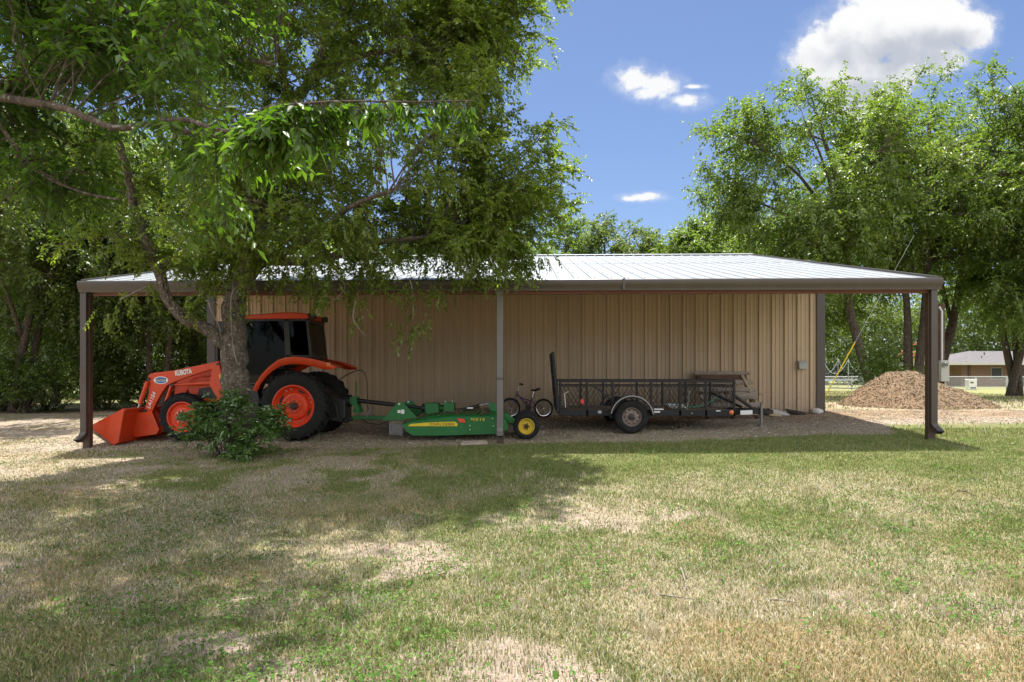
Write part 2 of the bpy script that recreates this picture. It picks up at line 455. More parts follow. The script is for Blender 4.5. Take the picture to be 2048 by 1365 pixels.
# brown chips and litter lie on the pad close to the shed wall
lit = (sstep(14.6, 16.2, yf+(fbm(xf*1.2, yf*1.2, 3)-.5)*2)*gr*.75)[:, None]
gcol = c_grav*(1-lit)+np.array([.27,.17,.085])*lit
colr = colr*(1-gr[:, None])+gcol*gr[:, None]
farmix = sstep(22, 30, yf)[:, None]*(.5+.5*fbm(xf*.2, yf*.12, 3)[:, None])
colr = colr*(1-farmix)+np.array([.26,.27,.10])*farmix
colr = colr*(.8+.4*pn)
nx, ny = len(gx), len(gy)
idx = np.arange(nx*ny).reshape(ny, nx)
a, b, c, d = idx[:-1,:-1].ravel(), idx[:-1,1:].ravel(), idx[1:,1:].ravel(), idx[1:,:-1].ravel()
tris = np.concatenate([np.stack([a,b,c],1), np.stack([a,c,d],1)])
gm, nt, N, L = nodes_of('ground')
b = N['Principled BSDF']; b.inputs['Roughness'].default_value = .95; b.inputs['Specular IOR Level'].default_value = .15
at = N.new('ShaderNodeAttribute'); at.attribute_name = 'tint'; ag = N.new('ShaderNodeAttribute'); ag.attribute_name = 'gravel'
tc = N.new('ShaderNodeTexCoord')
nz = N.new('ShaderNodeTexNoise'); nz.inputs['Scale'].default_value = 34; nz.inputs['Detail'].default_value = 8; nz.inputs['Roughness'].default_value = .75
L.new(tc.outputs['Object'], nz.inputs['Vector'])
r1 = N.new('ShaderNodeMapRange'); r1.inputs[1].default_value = .3; r1.inputs[2].default_value = .72; r1.inputs[3].default_value = .62; r1.inputs[4].default_value = 1.32
L.new(nz.outputs[0], r1.inputs[0])
vo = N.new('ShaderNodeTexVoronoi'); vo.inputs['Scale'].default_value = 38; L.new(tc.outputs['Object'], vo.inputs['Vector'])
sp = N.new('ShaderNodeSeparateColor'); L.new(vo.outputs['Color'], sp.inputs[0])
r2 = N.new('ShaderNodeMapRange'); r2.inputs[3].default_value = .55; r2.inputs[4].default_value = 1.5; L.new(sp.outputs[0], r2.inputs[0])
mm = N.new('ShaderNodeMix'); L.new(ag.outputs['Fac'], mm.inputs[0]); L.new(r1.outputs[0], mm.inputs[2]); L.new(r2.outputs[0], mm.inputs[3])
vm = N.new('ShaderNodeVectorMath'); vm.operation = 'SCALE'; L.new(at.outputs['Color'], vm.inputs[0]); L.new(mm.outputs[0], vm.inputs['Scale'])
L.new(vm.outputs[0], b.inputs['Base Color'])
hs = N.new('ShaderNodeMath'); hs.operation = 'MULTIPLY_ADD'; hs.inputs[1].default_value = -.9; L.new(vo.outputs['Distance'], hs.inputs[0]); L.new(nz.outputs[0], hs.inputs[2])
bp = N.new('ShaderNodeBump'); bp.inputs['Strength'].default_value = .9; bp.inputs['Distance'].default_value = .03
L.new(hs.outputs[0], bp.inputs['Height']); L.new(bp.outputs[0], b.inputs['Normal'])
ground = np_mesh('ground', np.stack([xf, yf, ZZ], 1), tris, gm, None, colr)
ga = ground.data.attributes.new('gravel', 'FLOAT', 'POINT'); ga.data.foreach_set('value', gr.astype(np.float32))
ground.data.polygons.foreach_set('use_smooth', [True]*len(ground.data.polygons))
tag(ground, kind='structure')

# ------------------------------------------------------------------ grass blades
rng = np.random.default_rng(3)
def scatter(n, x0, x1, y0, y1, power=1.0):
    """points thinning out with distance, inside a wedge the camera could see"""
    q = rng.random(n); y = y0*(y1/y0)**(q**power)
    hw = .80*y + .8
    x = (rng.random(n)*2-1)*hw
    k = (x > x0) & (x < x1)
    return x[k], y[k]
def blades(x, y, h, w, lean, col, curl=.5):
    n = len(x); z = ground_z(x, y)
    th = rng.random(n)*2*np.pi; ph = rng.random(n)*2*np.pi
    lx, ly = np.cos(ph)*lean*h, np.sin(ph)*lean*h
    wx, wy = np.cos(th)*w*.5, np.sin(th)*w*.5
    hz = h*np.sqrt(np.clip(1-lean**2*.8, .05, 1))
    V = np.empty((n, 5, 3))
    V[:,0] = np.stack([x-wx, y-wy, z-.005], 1); V[:,1] = np.stack([x+wx, y+wy, z-.005], 1)
    mx_, my_ = x+lx*curl*.6, y+ly*curl*.6; mz = z+hz*.6
    V[:,2] = np.stack([mx_-wx*.8, my_-wy*.8, mz], 1); V[:,3] = np.stack([mx_+wx*.8, my_+wy*.8, mz], 1)
    V[:,4] = np.stack([x+lx, y+ly, z+hz], 1)
    base = (np.arange(n)*5)[:, None]
    T = np.concatenate([base+np.array([[0,1,3]]), base+np.array([[0,3,2]]), base+np.array([[2,3,4]])], 1).reshape(-1, 3)
    C = np.repeat(col, 5, 0)
    return V.reshape(-1, 3), T, C
def grass_colors(x, y, lush, n):
    j = rng.random(n)
    isg = rng.random(n) < np.clip(lush*1.05, 0, 1)
    straw = np.array([[.56,.48,.32],[.64,.58,.44],[.50,.38,.20],[.44,.37,.26],[.70,.65,.54]])[rng.integers(0,5,n)]
    green = np.array([[.21,.26,.075],[.28,.31,.10],[.16,.22,.075],[.33,.34,.15]])[rng.integers(0,4,n)]
    # golden tufts and grey-dry patches follow patches of their own
    gold = sstep(.52,.66,fbm(x*.8+31, y*.8+77, 3))[:,None]
    straw = straw*(1-.5*gold)+np.array([.47,.33,.13])*.5*gold
    c = np.where(isg[:,None], green, straw)
    return c*(.62+.68*j[:,None]), isg
allV, allT, allC, off = [], [], [], 0
def push(v_, t_, c_):
    global off
    allV.append(v_); allT.append(t_+off); allC.append(c_); off += len(v_)
x, y = scatter(640000, -12, 12.5, 2.6, 13.6, .8)
gr_, ba_, lu_ = masks(x, y)
dens = np.clip((1-.93*gr_)*(1-.8*ba_)*(.55+.45*fbm(x*2.2+5, y*2.2+11, 3)*1.6), 0, 1)
k = rng.random(len(x)) < dens
x, y, lu_ = x[k], y[k], lu_[k]; n = len(x)
tuft = sstep(.58,.72,fbm(x*1.5+90, y*1.5+3, 3))
h = (.016+.030*rng.random(n)**1.5)*(1+.8*tuft*rng.random(n))
col, isg = grass_colors(x, y, lu_, n)
lean = np.where(isg, .25+.5*rng.random(n), .45+.55*rng.random(n))
push(*blades(x, y, h, 
     .0028+.0026*rng.random(n)+.00042*y, lean, col))
# upright tufts of longer grass
m = 900
tx, ty = scatter(m, -8, 9, 2.8, 11.6, .8); gq, bq, lq = masks(tx, ty)
k = rng.random(len(tx)) < (1-gq)*(.10+.9*sstep(.50,.62,fbm(tx*.9+12, ty*.9+60, 3)))*(1-.75*sstep(.3,.9,lq)*sstep(6,8,ty))
tx, ty, lq = tx[k], ty[k], lq[k]; nb = 34
sz = .5+.8*rng.random(len(tx))
x = np.repeat(tx, nb)+rng.normal(0, .035, len(tx)*nb)*np.repeat(sz, nb); y = np.repeat(ty, nb)+rng.normal(0, .035, len(tx)*nb)*np.repeat(sz, nb)
n = len(x); cold = np.repeat(rng.random(len(tx)) < .35, nb)
col, isg = grass_colors(x, y, np.where(cold, .8, .08), n)
push(*blades(x, y, (.04+.07*rng.random(n))*np.repeat(sz, nb), .0032+.002*rng.random(n), .15+.5*rng.random(n), col, .35))
# shaggier grass further off (behind the shed line, by the drive)
x, y = rng.uniform(7.2, 34, 60000), rng.uniform(12.3, 60, 60000)
k = (x < .9*y+1); x, y = x[k], y[k]
gr_, ba_, lu_ = masks(x, y); k = rng.random(len(x)) < (1-gr_)*(1-.8*ba_)*.9; x, y = x[k], y[k]; n = len(x)
col, isg = grass_colors(x, y, np.full(n, .55), n)
push(*blades(x, y, .05+.06*rng.random(n), .008+.0007*y, .3+.5*rng.random(n), col))
gmat = vcol_mat('grass_blade', .3)
grass = np_mesh('grass', np.concatenate(allV), np.concatenate(allT), gmat, None, np.concatenate(allC))
tag(grass, kind='stuff')

# ------------------------------------------------------------------ small broad-leaved weeds
x, y = scatter(4200, -9, 9.5, 2.7, 12.1, .85); gq, bq, lq = masks(x, y)
k = rng.random(len(x)) < (1-gq)*(.12+.88*sstep(.50,.60,fbm(x*1.1+7, y*1.1+33, 4)))
x, y = x[k], y[k]; nl = 16; nC = len(x)
sz = np.repeat(.6+.9*rng.random(nC), nl); cx = np.repeat(x, nl)+rng.normal(0, .05, nC*nl)*sz; cyy = np.repeat(y, nl)+rng.normal(0, .05, nC*nl)*sz
n = len(cx); z = ground_z(cx, cyy)+.008+.045*rng.random(n)*sz
th = rng.random(n)*2*np.pi; ln = (.012+.013*rng.random(n))*sz; up = rng.uniform(-.2, .8, n)
dx, dy = np.cos(th), np.sin(th)
V = np.empty((n,4,3)); p0 = np.stack([cx,cyy,z],1); d = np.stack([dx,dy,up],1)*ln[:,None]; s = np.stack([-dy,dx,rng.normal(0,.3,n)],1)*(ln*.38)[:,None]
V[:,0]=p0; V[:,1]=p0+d*.5+s; V[:,2]=p0+d; V[:,3]=p0+d*.5-s
base=(np.arange(n)*4)[:,None]; T=np.concatenate([base+np.array([[0,1,2]]),base+np.array([[0,2,3]])],1).reshape(-1,3)
c = np.array([[.07,.15,.03],[.10,.20,.04],[.13,.22,.05]])[rng.integers(0,3,n)]*(.7+.6*rng.random(n)[:,None])
weeds = np_mesh('weeds', V.reshape(-1,3), T, gmat, None, np.repeat(c,4,0)); tag(weeds, kind='stuff')

# ------------------------------------------------------------------ loose stones, chips and fallen leaves
def pebbles(n, x, y, size, cols, name, flat=.6):
    ico = np.array([[1,0,0],[-1,0,0],[0,1,0],[0,-1,0],[0,0,1],[0,0,-1]],float)
    tri = np.array([[0,2,4],[2,1,4],[1,3,4],[3,0,4],[2,0,5],[1,2,5],[3,1,5],[0,3,5]])
    z = ground_z(x,y); s = size*(.5+rng.random(n))
    V = ico[None]*(1+rng.uniform(-.35,.35,(n,6,1)))*s[:,None,None]
    V[:,:,2] *= flat
    a = rng.random(n)*6.28; ca, sa = np.cos(a)[:,None], np.sin(a)[:,None]
    vx = V[:,:,0]*1.4*ca-V[:,:,1]*.8*sa; vy = V[:,:,0]*1.4*sa+V[:,:,1]*.8*ca
    Vv = np.stack([vx+x[:,None], vy+y[:,None], V[:,:,2]+z[:,None]+s[:,None]*flat*.3],2).reshape(-1,3)
    T = (tri[None]+(np.arange(n)*6)[:,None,None]).reshape(-1,3)
    c = cols[rng.integers(0,len(cols),n)]*(.7+.6*rng.random(n)[:,None])
    return np_mesh(name, Vv, T, vcol_mat(name+'_mat', 0), None, np.repeat(c,6,0))
q = 42000; x = rng.uniform(-10, 12, q); y = rng.uniform(11.2, 18, q); gq, bq, lq = masks(x,y)
k = rng.random(q) < np.clip(gq+.06*(y<12.6), 0, 1); x, y = x[k], y[k]
g = pebbles(len(x), x, y, .013, np.array([[.40,.34,.27],[.50,.45,.37],[.27,.21,.15],[.34,.28,.2]]), 'gravel'); tag(g, kind='stuff')
q = 30000; x = rng.uniform(-14, 8, q); y = np.where(rng.random(q)<.6, rng.uniform(4, 12.5, q), rng.uniform(14.8, 21, q)); 
k = rng.random(q) < np.where(y<13, .25+.5*sstep(-2,-6,x)*sstep(5,8,y), .8); x, y = x[k], y[k]
g = pebbles(len(x), x, y, .018, np.array([[.30,.19,.09],[.36,.25,.13],[.22,.14,.07],[.42,.33,.2]]), 'leaf_litter', .22); tag(g, kind='stuff')
# ================================================================== metal shed with lean-to
M = {}
M['wall'] = mat('tan_metal', (.40,.29,.195), .36, 0, .05, 1.5, 0, spec=.5, dust=.25, dustcol=(.36,.25,.17))
def wall_mat():
    m, nt, N, L = nodes_of('tan_ribbed_metal'); b = N['Principled BSDF']; b.inputs['Specular IOR Level'].default_value = .5
    tc = N.new('ShaderNodeTexCoord'); sp = N.new('ShaderNodeSeparateXYZ'); L.new(tc.outputs['Object'], sp.inputs[0])
    def mt(op, a, c=None, d=None):
        n = N.new('ShaderNodeMath'); n.operation = op
        for i, q in enumerate((a, c, d)):
            if q is None: continue
            if isinstance(q, (int, float)): n.inputs[i].default_value = q
            else: L.new(q, n.inputs[i])
        return n.outputs[0]
    # each metre-wide sheet weathered a little differently
    fl = mt('FLOOR', mt('MULTIPLY', sp.outputs[0], 1/.915)); wn = N.new('ShaderNodeTexWhiteNoise'); wn.noise_dimensions = '1D'; L.new(fl, wn.inputs['W'])
    nz = N.new('ShaderNodeTexNoise'); nz.inputs['Scale'].default_value = 2.2; nz.inputs['Detail'].default_value = 7
    mp = N.new('ShaderNodeMapping'); mp.inputs['Scale'].default_value = (3, 3, .35); L.new(tc.outputs['Object'], mp.inputs[0]); L.new(mp.outputs[0], nz.inputs['Vector'])
    v = mt('ADD', mt('MULTIPLY_ADD', wn.outputs[0], .12, .92), mt('MULTIPLY_ADD', nz.outputs[0], .22, -.11))
    vm = N.new('ShaderNodeVectorMath'); vm.operation = 'SCALE'; vm.inputs[0].default_value = (.50,.372,.245); L.new(v, vm.inputs['Scale'])
    # mud splashed up from the gravel
    n2 = N.new('ShaderNodeTexNoise'); n2.inputs['Scale'].default_value = 5; n2.inputs['Detail'].default_value = 8; L.new(tc.outputs['Object'], n2.inputs['Vector'])
    h = mt('ADD', sp.outputs[2], mt('MULTIPLY_ADD', n2.outputs[0], -.9, .45))
    mr = N.new('ShaderNodeMapRange'); mr.inputs[1].default_value = .55; mr.inputs[2].default_value = .0; mr.inputs[4].default_value = .55; L.new(h, mr.inputs[0])
    mx = N.new('ShaderNodeMix'); mx.data_type = 'RGBA'; mx.inputs[7].default_value = (.27,.22,.165,1); L.new(mr.outputs[0], mx.inputs[0]); L.new(vm.outputs[0], mx.inputs[6])
    L.new(mx.outputs[2], b.inputs['Base Color']); rr = mt('MULTIPLY_ADD', n2.outputs[0], .25, .28); L.new(rr, b.inputs['Roughness'])
    return m
M['wall'] = wall_mat()
M['brown'] = mat('brown_metal', (.055,.042,.036), .34, 0, .10, 3, 0, spec=.5, dust=.2, dustcol=(.09,.075,.065), coat=.1)
M['primer'] = mat('red_primer', (.16,.062,.04), .6, 0, .15, 5)
M['galv'] = mat('galvalume', (.25,.27,.285), .5, .15, .12, 1.0, spec=.45, dust=.4, dustcol=(.19,.19,.18))
M['conc'] = mat('concrete', (.36,.33,.29), .9, 0, .15, 8, .3, 60)
M['dark'] = mat('dark_rubber', (.02,.02,.02), .7, 0, .2, 10)
M['screw'] = mat('screw_head', (.16,.12,.09), .5, .5)
X0, X1 = -7.95, 7.03; YW, YB, YR = 16.67, 27.2, 22.06; YE = 12.15
ZE, ZR = 3.17, 5.29; SL = (ZR-ZE)/(YR-YE)
def roof_z(y): return ZE+SL*(y-YE) if y <= YR else ZR-SL*(y-YR)
shed = thing('metal_shed', (-.5, YW, .44), 'long tan ribbed metal shed with an open lean-to on three brown posts', 'shed')
# ribbed panel profile: (along, out)
def profile(x0, x1):
    pts = []; p = .305; k = 0
    while True:
        o = x0 + k*p
        seg = [(0,0),(.014,.040),(.044,.040),(.058,0),(.108,0),(.114,.010),(.136,.010),(.142,0),(.208,0),(.214,.010),(.236,.010),(.242,0)]
        for a, h in seg:
            if o+a > x1: return pts+[(x1, 0)]
            pts.append((o+a, h))
        k += 1
def wall_panel(x0, x1, y, zb, ztf, out=-1):
    mb = MB(); pr = profile(x0, x1)
    lo = [(x, y+out*h, zb) for x, h in pr]; hi = [(x, y+out*h, ztf(x)) for x, h in pr]
    return mb.sheet([lo, hi])
mb = wall_panel(X0+.02, X1-.02, YW, .47, lambda x: roof_z(YW)-.12)
mb.mi = 1
for zz in (1.05, 2.05, 3.05):
    x = X0+.02+.075
    while x < X1-.1:
        for dx in (0, .1):
            mb.lathe([(.0075,0),(.0075,-.006),(0,-.008)], (x+dx, YW-.001, zz+random.uniform(-.01,.01)), 6)
        x += .305
build(mb, 'wall', [M['wall'], M['screw']], shed)
build(wall_panel(X0+.02, X1-.02, YB, .47, lambda x: roof_z(YB)-.12, 1), 'wall', M['wall'], shed)
for xx, o in ((X0+.02, -1), (X1-.02, 1)):
    mb = MB(); pr = profile(YW+.03, YB-.03)
    mb.sheet([[(xx+o*h, y, .47) for y, h in pr], [(xx+o*h, y, roof_z(y)-.1) for y, h in pr]])
    build(mb, 'wall', M['wall'], shed)
mb = MB(); mb.box(X0-.02, X1+.02, YW-.06, YB+.06, .1, .475)
build(mb, 'foundation', M['conc'], shed, bevel=.015)
# corner trims: an L of brown metal on each corner
for xx, s in ((X0, 1), (X1, -1)):
    for yy, t in ((YW, 1), (YB, -1)):
        mb = MB()
        mb.box(min(xx-.045*s, xx+.15*s), max(xx-.045*s, xx+.15*s), min(yy-.045*t, yy-.033*t), max(yy-.045*t, yy-.033*t), .44, roof_z(yy)-.06)
        mb.box(min(xx-.045*s, xx-.033*s), max(xx-.045*s, xx-.033*s), min(yy-.033*t, yy+.15*t), max(yy-.033*t, yy+.15*t), .44, roof_z(yy)-.06)
        build(mb, 'corner_trim', M['brown'], shed, bevel=.004)
# roof sheets
RX0, RX1 = X0-.12, X1+.03
def roof_sheet(y0, y1, lift=0):
    pr = profile(RX0, RX1); rows = []
    for y in (y0, y1): rows.append([(x, y, roof_z(y)+h*.45+lift) for x, h in pr])
    return rows
mb = MB(); mb.sheet(roof_sheet(YE-.02, 17.6)); mb.sheet(roof_sheet(17.45, YR, .006)); mb.mi = 1
for y in (12.5, 14.0, 15.5, 17.0, 18.6, 20.2, 21.6):
    x = RX0+.078
    while x < RX1:
        jy = y+random.uniform(-.02,.02)
        mb.lathe([(.011,0),(.011,.010),(0,.014)], (x, jy, roof_z(jy)+.001), 6, 'Z'); x += .305
build(mb, 'roof', [M['galv'], M['screw']], shed)
mb = MB(); mb.sheet(roof_sheet(YR, YB+.35)); build(mb, 'roof', M['galv'], shed)
mb = MB()
for s in (-1, 1):
    y1 = YR+s*.2
    mb.sheet([[(RX0-.01, YR, ZR+.062), (RX1+.01, YR, ZR+.062)], [(RX0-.01, y1, roof_z(y1)+.045), (RX1+.01, y1, roof_z(y1)+.045)]])
build(mb, 'ridge_cap', M['galv'], shed, solid=.004)
for xx in (RX0, RX1):
    for ya, yb in ((YE-.05, YR), (YR, YB+.38)):
        mb = MB(); s = 1 if xx > 0 else -1
        za, zb = roof_z(ya), roof_z(yb)
        mb.prism([(ya, za+.045), (yb, zb+.045), (yb, zb-.16), (ya, za-.16)], 0, .05)
        mb.v = [(xx+s*(v[1]+.004), v[0], v[2]) for v in mb.v]
        mb2 = MB(); mb2.v = mb.v; mb2.f = mb.f; mb2.m = mb.m
        build(mb2, 'rake_trim', M['brown'], shed, bevel=.004)
# box gutter along the eave, rolled front
G = [(-.02,0),(-.135,-.005),(-.15,-.018),(-.155,-.07),(-.14,-.12),(-.115,-.16),(-.11,-.205),(-.02,-.205),(-.02,-.197),(-.102,-.197),(-.107,-.16),(-.132,-.12),(-.147,-.07),(-.142,-.022),(-.13,-.013),(-.02,-.008)]
for xa, xb in ((RX0-.06, 1.62), (1.625, RX1+.06)):
    mb = MB(); n = len(G)
    mb.add([(xa, YE+g[0], ZE+g[1]) for g in G]+[(xb, YE+g[0], ZE+g[1]) for g in G], [(i, (i+1)%n, n+(i+1)%n, n+i) for i in range(n)])
    build(mb, 'gutter', M['brown'], shed, smooth=True)
for xx in (RX0-.062, RX1+.06):
    mb = MB(); k = [(YE+g[0], ZE+g[1]) for g in G[:8]]
    mb.add([(xx, a, b) for a, b in k]+[(xx+.003, a, b) for a, b in k], [tuple(range(8)), tuple(range(15,7,-1))]+[(i,i+8,(i+1)%8+8,(i+1)%8) for i in range(8)])
    build(mb, 'gutter_end', M['brown'], shed)
mb = MB(); mb.box(1.60, 1.645, YE-.158, YE-.112, ZE-.205, ZE+.0); build(mb, 'gutter_joint', M['brown'], shed, bevel=.006)
# eave beam, rafters and purlins under the lean-to
mb = MB(); mb.box(X0, X1-.02, YE+.03, YE+.045, ZE-.25, ZE-.04); mb.box(X0, X1-.02, YE+.045, YE+.11, ZE-.25, ZE-.235); mb.box(X0, X1-.02, YE+.045, YE+.11, ZE-.055, ZE-.04)
build(mb, 'eave_beam', M['primer'], shed)
PX = (-8.07, -.55, 7.02)
for xx in (-7.98, -4.3, -.55, 3.2, 6.95):
    mb = MB(); mb.add([(xx-.04, YE+.12, ZE-.26), (xx+.04, YE+.12, ZE-.26), (xx+.04, YW, roof_z(YW)-.26), (xx-.04, YW, roof_z(YW)-.26),
        (xx-.04, YE+.12, roof_z(YE+.12)-.09), (xx+.04, YE+.12, roof_z(YE+.12)-.09), (xx+.04, YW, roof_z(YW)-.09), (xx-.04, YW, roof_z(YW)-.09)],
        [(0,3,2,1),(4,5,6,7),(0,1,5,4),(1,2,6,5),(2,3,7,6),(3,0,4,7)])
    build(mb, 'rafter', M['primer'], shed)
for yy in (13.5, 15.0, 16.4):
    mb = MB(); z = roof_z(yy); mb.box(X0, X1-.03, yy, yy+.06, z-.085, z-.006); build(mb, 'purlin', M['primer'], shed)
# posts with a square downspout in front, ending in an elbow
M['post'] = mat('post_brown', (.075,.045,.032), .5, 0, .15, 5, dust=.25, dustcol=(.16,.12,.09))
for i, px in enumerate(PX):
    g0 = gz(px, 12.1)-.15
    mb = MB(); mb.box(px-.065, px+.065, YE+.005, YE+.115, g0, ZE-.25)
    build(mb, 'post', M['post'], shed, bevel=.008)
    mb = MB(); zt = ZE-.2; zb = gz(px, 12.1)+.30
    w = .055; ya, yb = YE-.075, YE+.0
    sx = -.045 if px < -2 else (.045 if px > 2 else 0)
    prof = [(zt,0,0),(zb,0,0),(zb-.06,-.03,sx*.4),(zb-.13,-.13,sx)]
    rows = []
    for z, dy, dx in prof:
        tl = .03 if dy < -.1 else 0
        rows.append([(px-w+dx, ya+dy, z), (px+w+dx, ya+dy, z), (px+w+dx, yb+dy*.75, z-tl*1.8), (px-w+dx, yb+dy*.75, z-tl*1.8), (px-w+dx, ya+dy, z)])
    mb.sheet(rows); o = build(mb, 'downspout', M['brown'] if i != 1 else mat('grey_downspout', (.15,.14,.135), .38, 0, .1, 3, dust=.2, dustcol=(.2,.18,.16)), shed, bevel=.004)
    mb = MB(); mb.box(px-w-.006, px+w+.006, ya-.006, yb+.01, 1.4, 1.43); build(mb, 'strap', M['brown'], shed)
# grey outlet box on the wall
p = P(1604, 731, YW-.05); M['boxgrey'] = mat('grey_box', (.33,.35,.34), .5, .2, .08, 10)
mb = MB(); mb.box(p.x-.10, p.x+.10, YW-.13, YW-.032, p.z-.10, p.z+.08); ob = build(mb, 'outlet_box', M['boxgrey'], shed, bevel=.012)
mb = MB(); mb.add([(p.x-.11,YW-.145,p.z+.085),(p.x+.11,YW-.145,p.z+.085),(p.x+.11,YW-.03,p.z+.11),(p.x-.11,YW-.03,p.z+.11),(p.x-.11,YW-.145,p.z+.07),(p.x+.11,YW-.145,p.z+.07),(p.x+.11,YW-.03,p.z+.082),(p.x-.11,YW-.03,p.z+.082)],
   [(0,1,2,3),(7,6,5,4),(0,4,5,1),(1,5,6,2),(2,6,7,3),(3,7,4,0)]); build(mb, 'cover', M['boxgrey'], ob)
# ================================================================== tractor
M['orange'] = mat('orange_paint', (.64,.050,.007), .40, 0, .10, 5, dust=.34, dustcol=(.34,.13,.06))
M['orange_rim'] = mat('orange_rim_paint', (.70,.050,.010), .38, 0, .08, 6, dust=.15, dustcol=(.45,.14,.06))
M['tyre'] = mat('tyre_rubber', (.011,.011,.012), .8, 0, .25, 9, .15, 120, dust=.3, dustcol=(.05,.045,.04), spec=.3)
M['black'] = mat('black_plastic', (.015,.015,.016), .45, 0, .2, 8, dust=.15, dustcol=(.07,.06,.05))
M['hub'] = mat('hub_black', (.03,.03,.03), .5, .2)
M['steel'] = mat('bright_steel', (.5,.5,.5), .3, .9, .1, 20)
M['white'] = mat('white_decal', (.75,.75,.74), .5, 0, .03)
M['blue'] = mat('blue_decal', (.03,.12,.40), .5, 0, .03)
M['yellowdec'] = mat('yellow_decal', (.72,.52,.02), .45, 0, .04)
def glass(name, tint, tr):
    m, nt, N, L = nodes_of(name); N.remove(N['Principled BSDF']); out = N['Material Output']
    t = N.new('ShaderNodeBsdfTransparent'); t.inputs[0].default_value = tint+(1,)
    g = N.new('ShaderNodeBsdfGlossy'); g.inputs['Roughness'].default_value = .03
    fr = N.new('ShaderNodeFresnel'); fr.inputs[0].default_value = 1.3
    a = N.new('ShaderNodeMixShader'); L.new(fr.outputs[0], a.inputs[0]); L.new(t.outputs[0], a.inputs[1]); L.new(g.outputs[0], a.inputs[2])
    L.new(a.outputs[0], out.inputs[0]); return m
M['glass'] = glass('tinted_glass', (.24,.25,.25), 0); M['clear'] = glass('clear_glass', (.62,.60,.55), 0)
YT = 12.72
M['worn'] = mat('worn_steel', (.22,.15,.12), .45, .6, .35, 18)
TZ = gz(-4.42, YT) - P(586, 882, YT).z
def T(px, py, Y=YT): p = P(px, py, Y); p.z += TZ; return p
def txz(pts, Y=YT): return [(T(a, b, Y).x, T(a, b, Y).z) for a, b in pts]
YC = 13.45
root = thing('tractor', (T(560,882).x, YC, gz(-4.42, 12.9)), 'orange cab tractor with a front loader parked behind the tree trunk', 'tractor')

